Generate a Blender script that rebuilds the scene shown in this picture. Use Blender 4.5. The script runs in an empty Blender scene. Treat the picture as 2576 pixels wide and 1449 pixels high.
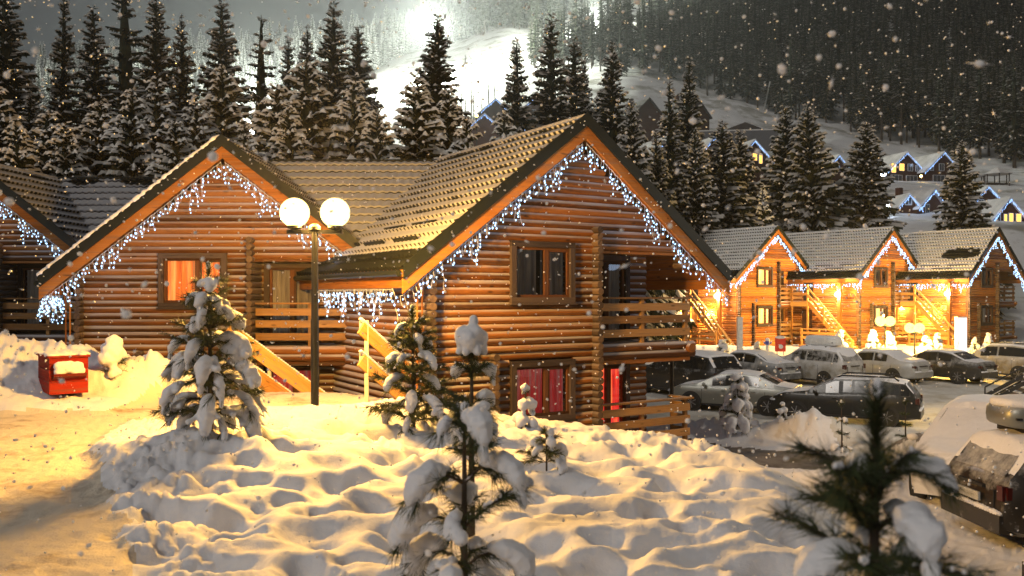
import bpy, math, random
import numpy as np
from mathutils import Vector, Matrix
R = math.radians
random.seed(7); RNG = np.random.default_rng(11)
SC = bpy.context.scene
COL = SC.collection
F, CU, HV = 2150.0, 1288.0, 742.0          # metres per depth: lens in photo widths, optical axis, eye line

def P(u, v, Y):
    return Vector(((u - CU) * Y / F, Y, (HV - v) * Y / F))

# ------------------------------------------------------------------ camera, world
cam = bpy.data.cameras.new('camera'); co = bpy.data.objects.new('camera', cam); COL.objects.link(co)
co.rotation_euler = (R(90), 0, 0)
cam.sensor_width = 36; cam.lens = F / 2576 * 36; cam.shift_y = 17.5 / 2576
cam.clip_start = 0.05; cam.clip_end = 3000
cam.dof.use_dof = True; cam.dof.focus_distance = 15.0; cam.dof.aperture_fstop = 2.4
SC.camera = co
vs = SC.view_settings
vs.view_transform = 'Standard'; vs.look = 'None'; vs.exposure = 0; vs.gamma = 1; vs.use_curve_mapping = False
cy = SC.cycles
cy.use_denoising = True
cy.max_bounces = 5; cy.diffuse_bounces = 3; cy.glossy_bounces = 2; cy.transmission_bounces = 3; cy.transparent_max_bounces = 8; cy.volume_bounces = 0
cy.sample_clamp_indirect = 4.0; cy.caustics_reflective = False; cy.caustics_refractive = False
cy.use_light_tree = True
W = bpy.data.worlds.new('World'); SC.world = W; W.use_nodes = True
nt = W.node_tree; nt.nodes.clear()
sky = nt.nodes.new('ShaderNodeTexSky'); sky.sky_type = 'NISHITA'; sky.sun_disc = False
SUN_EL, SUN_AZ = 36.0, 224.0
sky.sun_elevation = R(SUN_EL); sky.sun_rotation = R(SUN_AZ); sky.dust_density = 4.0; sky.air_density = 1.0
hs = nt.nodes.new('ShaderNodeHueSaturation'); hs.inputs['Saturation'].default_value = 0.35
bg = nt.nodes.new('ShaderNodeBackground'); bg.inputs['Strength'].default_value = 0.017
wo = nt.nodes.new('ShaderNodeOutputWorld')
nt.links.new(sky.outputs[0], hs.inputs['Color']); nt.links.new(hs.outputs[0], bg.inputs['Color']); nt.links.new(bg.outputs[0], wo.inputs['Surface'])

# ------------------------------------------------------------------ materials
def nodes_of(name):
    m = bpy.data.materials.new(name); m.use_nodes = True
    n = m.node_tree.nodes; b = n['Principled BSDF']
    return m, m.node_tree, n, b
def add(nt, t, **kw):
    n = nt.nodes.new(t)
    for k, v in kw.items():
        if k in n.inputs: n.inputs[k].default_value = v
        else: setattr(n, k, v)
    return n
def ramp(nt, src, stops):
    r = nt.nodes.new('ShaderNodeValToRGB'); e = r.color_ramp.elements
    while len(e) < len(stops): e.new(0.5)
    for el, (p, c) in zip(e, stops): el.position = p; el.color = (*c, 1)
    nt.links.new(src, r.inputs[0]); return r.outputs[0]
def mixc(nt, fac, a, b, mode='MIX'):
    m = nt.nodes.new('ShaderNodeMix'); m.data_type = 'RGBA'; m.blend_type = mode
    for sock, val in ((m.inputs[0], fac), (m.inputs[6], a), (m.inputs[7], b)):
        if isinstance(val, (int, float)): sock.default_value = val
        elif isinstance(val, tuple): sock.default_value = (*val, 1)
        else: nt.links.new(val, sock)
    return m.outputs[2]
def mth(nt, op, a, b=None, c=None, clamp=False):
    m = nt.nodes.new('ShaderNodeMath'); m.operation = op; m.use_clamp = clamp
    for i, val in enumerate((a, b, c)):
        if val is None: continue
        if isinstance(val, (int, float)): m.inputs[i].default_value = val
        else: nt.links.new(val, m.inputs[i])
    return m.outputs[0]
def noise(nt, vec, scale, detail=3, rough=0.55, out=0):
    n = add(nt, 'ShaderNodeTexNoise'); n.inputs['Scale'].default_value = scale; n.inputs['Detail'].default_value = detail; n.inputs['Roughness'].default_value = rough
    if vec is not None: nt.links.new(vec, n.inputs['Vector'])
    return n.outputs[out]
def objco(nt): return nt.nodes.new('ShaderNodeTexCoord').outputs['Object']
def geopos(nt): return nt.nodes.new('ShaderNodeNewGeometry').outputs['Position']
def bump(nt, b, h, strength=0.3, dist=0.02):
    bm = add(nt, 'ShaderNodeBump'); bm.inputs['Strength'].default_value = strength; bm.inputs['Distance'].default_value = dist
    nt.links.new(h, bm.inputs['Height']); nt.links.new(bm.outputs[0], b.inputs['Normal'])
def plain(name, col, rough=0.6, metal=0.0, var=0.15, scale=6.0, bumpy=0.0, spec=None):
    m, nt, n, b = nodes_of(name)
    f = noise(nt, objco(nt), scale, 4)
    c = ramp(nt, f, [(0.3, tuple(x * (1 - var) for x in col)), (0.7, tuple(min(1, x * (1 + var)) for x in col))])
    nt.links.new(c, b.inputs['Base Color']); b.inputs['Roughness'].default_value = rough; b.inputs['Metallic'].default_value = metal
    if spec is not None: b.inputs['Specular IOR Level'].default_value = spec
    if bumpy: bump(nt, b, f, bumpy)
    return m
def glow(name, col, strength, sample=True):
    m = bpy.data.materials.new(name); m.use_nodes = True; nt = m.node_tree; nt.nodes.clear()
    e = add(nt, 'ShaderNodeEmission'); e.inputs[0].default_value = (*col, 1); e.inputs[1].default_value = strength
    o = nt.nodes.new('ShaderNodeOutputMaterial'); nt.links.new(e.outputs[0], o.inputs[0])
    if not sample: m.cycles.emission_sampling = 'NONE'
    return m

def wood(name, dark, mid, light, frost=0.0, rough=0.78, grain=1.0):
    """grain runs along attribute g.x; g.y across, g.z one random tone per log or board"""
    m, nt, n, b = nodes_of(name)
    at = add(nt, 'ShaderNodeAttribute'); at.attribute_name = 'g'
    sp = nt.nodes.new('ShaderNodeSeparateXYZ'); nt.links.new(at.outputs['Vector'], sp.inputs[0])
    cb = nt.nodes.new('ShaderNodeCombineXYZ')
    nt.links.new(mth(nt, 'MULTIPLY', sp.outputs[0], 0.9), cb.inputs[0])
    nt.links.new(mth(nt, 'MULTIPLY', sp.outputs[1], 14.0), cb.inputs[1])
    nt.links.new(mth(nt, 'MULTIPLY', sp.outputs[2], 37.0), cb.inputs[2])
    g1 = noise(nt, cb.outputs[0], 2.2 * grain, 5, 0.62)
    g2 = noise(nt, cb.outputs[0], 0.55, 2)
    tone = mth(nt, 'MULTIPLY', mth(nt, 'SUBTRACT', sp.outputs[2], 0.5), 0.62)
    f = mth(nt, 'ADD', mth(nt, 'MULTIPLY_ADD', g1, 0.65, mth(nt, 'MULTIPLY', g2, 0.4)), tone)
    c = ramp(nt, f, [(0.25, dark), (0.5, mid), (0.8, light)])
    # knots
    vo = add(nt, 'ShaderNodeTexVoronoi'); vo.inputs['Scale'].default_value = 1.0
    cb2 = nt.nodes.new('ShaderNodeCombineXYZ')
    nt.links.new(mth(nt, 'MULTIPLY', sp.outputs[0], 2.0), cb2.inputs[0]); nt.links.new(mth(nt, 'MULTIPLY', sp.outputs[1], 6.0), cb2.inputs[1]); nt.links.new(mth(nt, 'MULTIPLY', sp.outputs[2], 91.0), cb2.inputs[2])
    nt.links.new(cb2.outputs[0], vo.inputs['Vector'])
    kn = ramp(nt, vo.outputs['Distance'], [(0.07, (1, 1, 1)), (0.17, (0, 0, 0))])
    c = mixc(nt, mth(nt, 'MULTIPLY', kn, 0.75), c, tuple(x * 0.35 for x in dark))
    # grey weathered streaks
    cb3 = nt.nodes.new('ShaderNodeCombineXYZ')
    nt.links.new(mth(nt, 'MULTIPLY', sp.outputs[0], 0.5), cb3.inputs[0]); nt.links.new(mth(nt, 'MULTIPLY', sp.outputs[1], 9.0), cb3.inputs[1]); nt.links.new(mth(nt, 'MULTIPLY', sp.outputs[2], 53.0), cb3.inputs[2])
    wz = noise(nt, cb3.outputs[0], 1.6, 4, 0.6)
    wf = ramp(nt, wz, [(0.50, (0, 0, 0)), (0.72, (1, 1, 1))])
    c = mixc(nt, mth(nt, 'MULTIPLY', wf, 0.62), c, tuple((dark[0] + mid[0]) * 0.33 * k for k in (1.0, 0.78, 0.62)))
    if frost > 0:
        ge = nt.nodes.new('ShaderNodeNewGeometry'); sx = nt.nodes.new('ShaderNodeSeparateXYZ'); nt.links.new(ge.outputs['Normal'], sx.inputs[0])
        up = mth(nt, 'MULTIPLY_ADD', sx.outputs[2], 2.2, -0.35, clamp=True)
        nf = mth(nt, 'MULTIPLY_ADD', wz, 1.7, -0.12, clamp=True)
        c = mixc(nt, mth(nt, 'MULTIPLY', mth(nt, 'MULTIPLY', up, nf), frost), c, (0.46, 0.43, 0.42))
    nt.links.new(c, b.inputs['Base Color']); b.inputs['Roughness'].default_value = rough; b.inputs['Specular IOR Level'].default_value = 0.12
    bump(nt, b, g1, 0.5, 0.012)
    return m

M = {}
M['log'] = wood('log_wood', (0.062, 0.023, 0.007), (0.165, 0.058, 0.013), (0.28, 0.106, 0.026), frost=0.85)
M['logh'] = wood('amber_log_wood', (0.058, 0.023, 0.007), (0.15, 0.056, 0.015), (0.25, 0.104, 0.031), frost=0.75)
M['log_end'] = wood('log_end_wood', (0.05, 0.034, 0.024), (0.09, 0.058, 0.038), (0.14, 0.09, 0.055), frost=0.2)
M['fascia'] = wood('fascia_wood', (0.15, 0.052, 0.010), (0.28, 0.10, 0.018), (0.36, 0.14, 0.03))
M['board'] = wood('board_wood', (0.14, 0.07, 0.025), (0.25, 0.13, 0.045), (0.34, 0.19, 0.075), frost=0.4)
M['rail'] = wood('handrail_wood', (0.30, 0.13, 0.028), (0.52, 0.25, 0.065), (0.66, 0.36, 0.11), frost=0.2)
M['frame'] = wood('dark_frame_wood', (0.032, 0.024, 0.022), (0.055, 0.040, 0.036), (0.08, 0.058, 0.05))
M['sash'] = wood('brown_sash_wood', (0.045, 0.019, 0.010), (0.085, 0.035, 0.018), (0.12, 0.05, 0.024))
M['trim'] = plain('green_black_sheet_metal', (0.009, 0.012, 0.010), 0.55, 0.0, spec=0.25)
M['metal'] = plain('dark_painted_steel', (0.025, 0.025, 0.027), 0.45, 0.6)
M['white'] = plain('white_paint', (0.75, 0.75, 0.73), 0.5)
M['stone'] = plain('plinth_stone', (0.16, 0.13, 0.11), 0.9, 0, 0.45, 5.0, 0.6)
M['dark'] = plain('dark_interior', (0.02, 0.018, 0.016), 0.9)
M['bark'] = plain('conifer_bark', (0.055, 0.04, 0.03), 0.95, 0, 0.4, 8, 0.5)
M['needle'] = plain('spruce_needles', (0.022, 0.028, 0.016), 0.85, 0, 0.5, 3, 0, 0.15)
M['pine'] = plain('pine_needles', (0.045, 0.06, 0.022), 0.7, 0, 0.5, 6, 0, 0.3)
def snow_mat(name, col=(0.84, 0.84, 0.87), fine=60, coarse=9, st=0.35, dirt=None):
    m, nt, n, b = nodes_of(name)
    p = geopos(nt)
    a = noise(nt, p, coarse, 5, 0.6); f = noise(nt, p, fine, 3, 0.6)
    c = ramp(nt, a, [(0.3, tuple(x * 0.93 for x in col)), (0.7, col)])
    if dirt:
        d1 = noise(nt, p, dirt[1], 6, 0.68)
        c = mixc(nt, ramp(nt, d1, [(dirt[2], (0, 0, 0)), (dirt[3], (1, 1, 1))]), c, dirt[0])
    nt.links.new(c, b.inputs['Base Color']); b.inputs['Roughness'].default_value = 0.75; b.inputs['Specular IOR Level'].default_value = 0.2
    bump(nt, b, mth(nt, 'ADD', mth(nt, 'MULTIPLY', a, 0.7), mth(nt, 'MULTIPLY', f, 0.3)), st, 0.05)
    return m
M['snow'] = snow_mat('fresh_snow')
M['clump'] = snow_mat('clinging_snow', (0.85, 0.85, 0.88), 90, 30, 0.2)
M['treesnow'] = snow_mat('shaded_branch_snow', (0.50, 0.48, 0.46), 30, 6, 0.1)  # snow darkened so the tall trees stay dim; shade in the colour
M['lampsnow'] = snow_mat('lamplit_branch_snow', (0.86, 0.83, 0.78), 30, 6, 0.1)  # brighter copy of the branch snow, lamp light put into the colour
M['path'] = snow_mat('trampled_path_snow', (0.72, 0.64, 0.52), 40, 6, 0.8, ((0.20, 0.12, 0.06), 1.1, 0.52, 0.74))
M['road'] = snow_mat('gritted_road_snow', (0.22, 0.20, 0.185), 30, 5, 0.7, ((0.10, 0.085, 0.075), 1.3, 0.45, 0.65))
M['lot'] = snow_mat('packed_parking_snow', (0.72, 0.70, 0.66), 25, 4, 0.8, ((0.46, 0.41, 0.33), 0.6, 0.48, 0.7))
M['hill'] = snow_mat('hill_snow', (0.78, 0.78, 0.78), 1.2, 0.25, 0.4, ((0.36, 0.35, 0.31), 0.09, 0.50, 0.62))

def glass(name, tint=(0.02, 0.02, 0.02), refl=0.12):
    m = bpy.data.materials.new(name); m.use_nodes = True; nt = m.node_tree; nt.nodes.clear()
    t = add(nt, 'ShaderNodeBsdfTransparent'); g = add(nt, 'ShaderNodeBsdfGlossy'); g.inputs['Roughness'].default_value = 0.03
    fr = add(nt, 'ShaderNodeFresnel'); fr.inputs['IOR'].default_value = 1.5
    fx = mth(nt, 'ADD', fr.outputs[0], refl * 0.4, clamp=True)
    mx = nt.nodes.new('ShaderNodeMixShader'); o = nt.nodes.new('ShaderNodeOutputMaterial')
    nt.links.new(fx, mx.inputs[0]); nt.links.new(t.outputs[0], mx.inputs[1]); nt.links.new(g.outputs[0], mx.inputs[2]); nt.links.new(mx.outputs[0], o.inputs[0])
    return m
M['glass'] = glass('window_glass')
def curtain(name, c1, c2, c3, strength):
    m, nt, n, b = nodes_of(name)
    at = add(nt, 'ShaderNodeAttribute'); at.attribute_name = 'g'
    sp = nt.nodes.new('ShaderNodeSeparateXYZ'); nt.links.new(at.outputs['Vector'], sp.inputs[0])
    cb = nt.nodes.new('ShaderNodeCombineXYZ'); nt.links.new(sp.outputs[0], cb.inputs[0]); nt.links.new(mth(nt, 'MULTIPLY', sp.outputs[1], 0.06), cb.inputs[1]); nt.links.new(sp.outputs[2], cb.inputs[2])
    f = noise(nt, cb.outputs[0], 11.0, 3, 0.5)
    c = ramp(nt, f, [(0.3, c1), (0.5, c2), (0.68, c3)])
    nt.links.new(c, b.inputs['Base Color']); b.inputs['Roughness'].default_value = 0.9
    nt.links.new(c, b.inputs['Emission Color']); b.inputs['Emission Strength'].default_value = strength
    if strength == 0: b.inputs['Emission Strength'].default_value = 0
    return m
M['cur_orange'] = curtain('lit_orange_curtain', (0.38, 0.07, 0.012), (0.66, 0.17, 0.035), (0.85, 0.36, 0.12), 0.72)
M['cur_red'] = curtain('lit_red_curtain', (0.30, 0.010, 0.01), (0.75, 0.035, 0.025), (1.0, 0.25, 0.06), 1.1)
M['cur_dimred'] = curtain('dim_red_curtain', (0.13, 0.008, 0.010), (0.30, 0.018, 0.018), (0.17, 0.08, 0.07), 0.7)
M['cur_grey'] = curtain('grey_curtain', (0.10, 0.088, 0.078), (0.20, 0.175, 0.155), (0.32, 0.29, 0.25), 0.07)  # slight emission added so the unlit curtains do not go black
M['cur_warm'] = curtain('lit_warm_curtain', (0.75, 0.36, 0.06), (1.0, 0.62, 0.20), (1.0, 0.80, 0.45), 1.6)
M['far_lit'] = glow('lit_far_window', (1.0, 0.50, 0.08), 3.0)
M['led'] = glow('cold_white_led', (0.42, 0.68, 1.0), 3.2, False)
M['led_far'] = glow('blue_white_led', (0.30, 0.52, 1.0), 2.4, False)
M['wire'] = plain('clear_light_wire', (0.55, 0.58, 0.62), 0.4)
def globe_mat(name, col, st):
    m = bpy.data.materials.new(name); m.use_nodes = True; nt = m.node_tree; nt.nodes.clear()
    e = add(nt, 'ShaderNodeEmission'); e.inputs[0].default_value = (*col, 1); e.inputs[1].default_value = st
    t = add(nt, 'ShaderNodeBsdfTransparent'); mx = nt.nodes.new('ShaderNodeMixShader'); mx.inputs[0].default_value = 0.5
    o = nt.nodes.new('ShaderNodeOutputMaterial'); nt.links.new(t.outputs[0], mx.inputs[1]); nt.links.new(e.outputs[0], mx.inputs[2]); nt.links.new(mx.outputs[0], o.inputs[0])
    m.cycles.emission_sampling = 'NONE'; return m
M['globe'] = globe_mat('sodium_globe', (1.0, 0.80, 0.34), 4.2)
M['globe_w'] = globe_mat('white_globe', (1.0, 0.88, 0.66), 5.0)
M['globe_y'] = globe_mat('low_sodium_globe', (1.0, 0.78, 0.20), 4.0)
M['bulkhead'] = glow('porch_lamp', (1.0, 0.50, 0.09), 3600.0)
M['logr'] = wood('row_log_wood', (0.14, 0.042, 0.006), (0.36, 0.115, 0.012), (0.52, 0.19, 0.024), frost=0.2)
M['dot'] = glow('far_lamp', (1.0, 0.62, 0.15), 60.0)
M['ski'] = glow('ski_floodlight', (0.95, 1.0, 0.86), 900.0, False)

# roof: step metal tile, snow by attribute 'sn'
def roof_mat(name, dark, snowc):
    m, nt, n, b = nodes_of(name)
    at = add(nt, 'ShaderNodeAttribute'); at.attribute_name = 'sn'
    p = objco(nt); f = noise(nt, p, 9.0, 5, 0.65)
    fac = mth(nt, 'MULTIPLY_ADD', mth(nt, 'ADD', mth(nt, 'SUBTRACT', at.outputs['Fac'], 0.5), mth(nt, 'MULTIPLY', mth(nt, 'SUBTRACT', f, 0.5), 0.55)), 4.0, 0.5, clamp=True)
    c = mixc(nt, fac, dark, snowc)
    nt.links.new(c, b.inputs['Base Color'])
    nt.links.new(mth(nt, 'MULTIPLY_ADD', fac, 0.2, 0.6), b.inputs['Roughness']); b.inputs['Specular IOR Level'].default_value = 0.2
    bump(nt, b, f, 0.25, 0.01)
    return m
M['roof'] = roof_mat('snowy_metal_tile', (0.010, 0.012, 0.011), (0.40, 0.40, 0.42))  # snow greyed to hold down the lamp's yellow on the near roofs
M['roof_pale'] = roof_mat('pale_snowy_metal_tile', (0.012, 0.014, 0.013), (0.86, 0.85, 0.83))  # snow whitened in place of lamp light on the row roofs

# ------------------------------------------------------------------ mesh builder
def ico(sub):
    import bmesh
    bm = bmesh.new(); bmesh.ops.create_icosphere(bm, subdivisions=sub, radius=1.0)
    bm.verts.ensure_lookup_table()
    v = np.array([x.co[:] for x in bm.verts]); f = [[q.index for q in t.verts] for t in bm.faces]; bm.free()
    return v, f
ICO = {k: ico(k) for k in (1, 2, 3)}

class MB:
    def __init__(s): s.v = []; s.f = []; s.mi = []; s.g = []; s.sn = []
    def add(s, verts, faces, mi=0, g=None, sn=None):
        o = len(s.v)
        s.v.extend(tuple(x) for x in verts)
        s.f.extend(tuple(i + o for i in f) for f in faces)
        s.mi.extend([mi] * len(faces))
        n = len(verts)
        s.g.extend(g if g is not None else [(0, 0, 0.5)] * n)
        s.sn.extend(sn if sn is not None else [0.0] * n)
    def box(s, c, size, rot=None, mi=0, tone=None):
        """c centre, size full lengths in its own axes, rot 3x3"""
        hx, hy, hz = size[0] / 2, size[1] / 2, size[2] / 2
        L = [(x, y, z) for x in (-hx, hx) for y in (-hy, hy) for z in (-hz, hz)]
        ax = max(range(3), key=lambda i: size[i]); ot = [i for i in range(3) if i != ax]
        t = random.random() if tone is None else tone; off = random.random() * 9
        g = [(p[ax] + off, p[ot[0]] + p[ot[1]] * 1.3, t) for p in L]
        c = Vector(c)
        V = [(rot @ Vector(p) + c) if rot is not None else (Vector(p) + c) for p in L]
        s.add(V, [(0, 1, 3, 2), (4, 6, 7, 5), (0, 4, 5, 1), (2, 3, 7, 6), (0, 2, 6, 4), (1, 5, 7, 3)], mi, g)
    def bx(s, x0, x1, y0, y1, z0, z1, mi=0, tone=None):
        s.box(((x0 + x1) / 2, (y0 + y1) / 2, (z0 + z1) / 2), (abs(x1 - x0), abs(y1 - y0), abs(z1 - z0)), None, mi, tone)
    def beam(s, a, b, w, h, up=(0, 0, 1), mi=0, tone=None):
        a = Vector(a); b = Vector(b); d = b - a; L = d.length; x = d.normalized(); y = Vector(up).cross(x)
        if y.length < 1e-4: y = Vector((1, 0, 0)).cross(x)
        y.normalize(); z = x.cross(y)
        s.box((a + b) / 2, (L, w, h), Matrix((x, y, z)).transposed(), mi, tone)
    def tube(s, pts, rad, n=8, mi=0, cap=True, tone=None):
        pts = [Vector(p) for p in pts]; k = len(pts)
        if not hasattr(rad, '__len__'): rad = [rad] * k
        V = []; G = []; t = random.random() if tone is None else tone; acc = random.random() * 5
        ref = Vector((0.3, 0.2, 0.93))
        for i, p in enumerate(pts):
            d = (pts[min(i + 1, k - 1)] - pts[max(i - 1, 0)]).normalized()
            a = ref.cross(d)
            if a.length < 0.05: a = Vector((1, 0, 0)).cross(d)
            a.normalize(); b = d.cross(a)
            if i: acc += (p - pts[i - 1]).length
            for j in range(n):
                w = 2 * math.pi * j / n
                V.append(p + (a * math.cos(w) + b * math.sin(w)) * rad[i]); G.append((acc, j / n * rad[i] * 6.28, t))
        Fc = [(i * n + j, i * n + (j + 1) % n, (i + 1) * n + (j + 1) % n, (i + 1) * n + j) for i in range(k - 1) for j in range(n)]
        if cap: Fc += [tuple(range(n))[::-1], tuple((k - 1) * n + j for j in range(n))]
        s.add(V, Fc, mi, G)
    def sph(s, c, r, sub=2, mi=0):
        v, f = ICO[sub]
        r = np.array(r if hasattr(r, '__len__') else (r, r, r))
        s.add((v * r + np.array(c)).tolist(), f, mi)
    def lathe(s, prof, c, n=16, mi=0):
        V = []; k = len(prof)
        for r, z in prof:
            for j in range(n):
                w = 2 * math.pi * j / n; V.append((c[0] + r * math.cos(w), c[1] + r * math.sin(w), c[2] + z))
        Fc = [(i * n + j, i * n + (j + 1) % n, (i + 1) * n + (j + 1) % n, (i + 1) * n + j) for i in range(k - 1) for j in range(n)]
        Fc += [tuple(range(n))[::-1], tuple((k - 1) * n + j for j in range(n))]
        s.add(V, Fc, mi)
    def poly(s, pts, mi=0, g=None): s.add(pts, [tuple(range(len(pts)))], mi, g)
    def prism(s, pts, d, mi=0):
        """polygon pts extruded along vector d"""
        n = len(pts); d = Vector(d); A = [Vector(p) for p in pts]; B = [p + d for p in A]
        t = random.random(); g = [((p - A[0]).length, p.z, t) for p in A + B]
        s.add(A + B, [tuple(range(n))[::-1], tuple(range(n, 2 * n))] + [(i, (i + 1) % n, n + (i + 1) % n, n + i) for i in range(n)], mi, g)
    def mesh(s, name, mats, smooth=False):
        me = bpy.data.meshes.new(name)
        me.from_pydata(s.v, [], s.f)
        for m in (mats if isinstance(mats, (list, tuple)) else [mats]): me.materials.append(m)
        if any(s.mi): me.polygons.foreach_set('material_index', s.mi)
        a = me.attributes.new('g', 'FLOAT_VECTOR', 'POINT'); a.data.foreach_set('vector', np.array(s.g, dtype=np.float32).ravel())
        if any(s.sn):
            a = me.attributes.new('sn', 'FLOAT', 'POINT'); a.data.foreach_set('value', np.array(s.sn, dtype=np.float32))
        if smooth is True: me.polygons.foreach_set('use_smooth', [True] * len(me.polygons))
        elif smooth:
            me.polygons.foreach_set('use_smooth', [True] * len(me.polygons)); me.set_sharp_from_angle(angle=R(smooth))
        me.update(); return me
    def build(s, name, mats, parent=None, smooth=False, **props):
        o = bpy.data.objects.new(name, s.mesh(name, mats, smooth)); COL.objects.link(o)
        if parent is not None: o.parent = parent
        for k, v in props.items(): o[k] = v
        return o

def thing(name, label, cat, loc=(0, 0, 0), rz=0.0, group=None):
    o = bpy.data.objects.new(name, None); COL.objects.link(o); o.empty_display_size = 0.2
    o.location = loc; o.rotation_euler = (0, 0, rz); o['label'] = label; o['category'] = cat
    if group: o['group'] = group
    return o
def tag(o, label, cat, group=None):
    o['label'] = label; o['category'] = cat
    if group: o['group'] = group
    return o
def put(name, me, parent=None, loc=None, **props):
    o = bpy.data.objects.new(name, me); COL.objects.link(o)
    if parent is not None: o.parent = parent
    if loc is not None: o.location = loc
    for k, v in props.items(): o[k] = v
    return o
def copy_tree(o, parent=None):
    c = o.copy(); COL.objects.link(c)
    if parent is not None: c.parent = parent; c.matrix_parent_inverse = o.matrix_parent_inverse.copy()
    for ch in list(o.children): copy_tree(ch, c)
    return c
def lamp(name, loc, power, col, rad=0.1, kind='POINT'):
    l = bpy.data.lights.new(name, kind); l.energy = power; l.color = col
    if kind == 'POINT': l.shadow_soft_size = rad
    o = bpy.data.objects.new(name, l); COL.objects.link(o); o.location = loc; return o
ORD = 'first second third fourth fifth sixth seventh eighth ninth tenth eleventh twelfth thirteenth fourteenth fifteenth sixteenth seventeenth eighteenth nineteenth twentieth'.split()

# ------------------------------------------------------------------ numpy gradient noise
def pnoise(x, y, seed=0):
    xi = np.floor(x).astype(np.int64); yi = np.floor(y).astype(np.int64); xf = x - xi; yf = y - yi
    def grad(ix, iy, dx, dy):
        h = (ix * 374761393 + iy * 668265263 + seed * 974634777) & 0xffffffff
        h = ((h ^ (h >> 13)) * 1274126177) & 0xffffffff; h = h ^ (h >> 16)
        a = (h & 0xffff) / 65536.0 * 2 * np.pi
        return np.cos(a) * dx + np.sin(a) * dy
    u = xf * xf * xf * (xf * (xf * 6 - 15) + 10); v = yf * yf * yf * (yf * (yf * 6 - 15) + 10)
    a = grad(xi, yi, xf, yf); b = grad(xi + 1, yi, xf - 1, yf); c = grad(xi, yi + 1, xf, yf - 1); d = grad(xi + 1, yi + 1, xf - 1, yf - 1)
    return (a + u * (b - a)) + v * ((c + u * (d - c)) - (a + u * (b - a)))
def fbm(x, y, oct=4, seed=0, gain=0.5):
    t = 0; a = 1.0
    for i in range(oct): t = t + a * pnoise(x * 2 ** i, y * 2 ** i, seed + i * 17); a *= gain
    return t
def sstep(a, b, x): t = np.clip((x - a) / (b - a), 0, 1); return t * t * (3 - 2 * t)
# ------------------------------------------------------------------ terrain
ED_Y = [0, 2, 5, 6.4, 7.7, 9.6, 10.7, 11.6, 12.7, 13.4, 16, 17.5, 30]
ED_X = [2.0, 2.05, 2.3, 2.5, 2.73, 3.0, 3.0, 2.76, 1.6, 0.3, -1.2, -1.6, -2.2]
LOT_Y = [0, 14, 24, 30, 34, 40, 46, 50, 56, 60]; LOT_Z = [-3.95, -3.95, -4.22, -4.31, -4.25, -4.12, -4.0, -3.5, -3.3, -3.3]
def heap(x, y, cx, cy_, rx, ry, h, pw=1.0):
    d = ((x - cx) / rx) ** 2 + ((y - cy_) / ry) ** 2
    return h * np.exp(-d ** pw)
PATH_Y = [0, 5.93, 8.25, 10.8, 12.8, 14.2]; PATH_X = [-0.4, -2.64, -3.79, -5.31, -5.88, -6.0]
def path_mask(x, y):
    e = np.interp(y, PATH_Y, PATH_X) + 0.22 * fbm(x * 1.3 + 3, y * 1.3, 3, 5)
    a = sstep(-0.25, 0.25, e - x) * (1 - sstep(14.4, 14.8, y + 0.25 * pnoise(x, y, 3)))
    bnd = y - 15.9 + 0.10 * (x + 4) + 0.3 * pnoise(x * 0.8, y * 0.8, 9)
    b = sstep(-0.95, -0.6, bnd) * (1 - sstep(2.4, 2.7, bnd)) * sstep(-6.4, -5.8, x) * (1 - sstep(-2.0, -1.6, x + 0.2 * pnoise(x * 2, y * 2, 4)))
    c = sstep(13.2, 13.8, y) * (1 - sstep(15.4, 16.0, y)) * sstep(-9.0, -8.0, x) * (1 - sstep(-6.0, -5.2, x)) * 0
    k = sstep(-7.2, -6.6, x) * (1 - sstep(-5.4, -4.8, x)) * sstep(13.0, 13.6, y) * (1 - sstep(16.2, 16.8, y))
    return np.maximum(np.maximum(a, b), np.maximum(c, k))
def lot_mask(x, y):
    n = 0.5 * fbm(x * 0.5, y * 0.5, 3, 21) + 0.15 * fbm(x * 3, y * 2, 2, 22)
    a = sstep(27.3, 27.9, y + n - 0.03 * (x - 6)) * (1 - sstep(45.6, 46.4, y + n * 0.6)) * sstep(4.0, 4.6, x + n)
    b = sstep(8.2, 8.9, x + n * 0.7 - 0.12 * (y - 20)) * sstep(16, 17, y) * (1 - sstep(45.6, 46.4, y))
    return np.maximum(a, b)
def road_mask(x, y):
    n = 0.3 * fbm(x * 0.7, y * 0.7, 3, 33) + 0.16 * fbm(x * 4.0, y * 2.5, 3, 34)
    c = 21.6 - 0.55 * (x - 7.0) + n                  # a gritted track that curves from the far cabin corner towards the parked cars
    a = sstep(-1.7, -1.3, y - c) * (1 - sstep(1.1, 1.5, y - c)) * sstep(3.0, 4.0, x)
    b = sstep(-1.3, -0.9, x - (8.9 - 0.06 * (y - 12)) + n) * (1 - sstep(1.6, 2.0, x - (8.9 - 0.06 * (y - 12)) + n)) * (1 - sstep(19.5, 20.5, y)) * sstep(9.0, 10.0, y) * 0
    return np.maximum(a, b)
HU = [-1400, -600, 0, 500, 900, 1100, 1300, 1600, 1800, 2000, 2300, 2576, 3200, 4000]
HY = [60, 90, 140, 200, 270, 350, 450, 600]
def far(y): return np.interp(y, [60, 80, 110, 150, 200, 260, 340, 460], HY)
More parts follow.
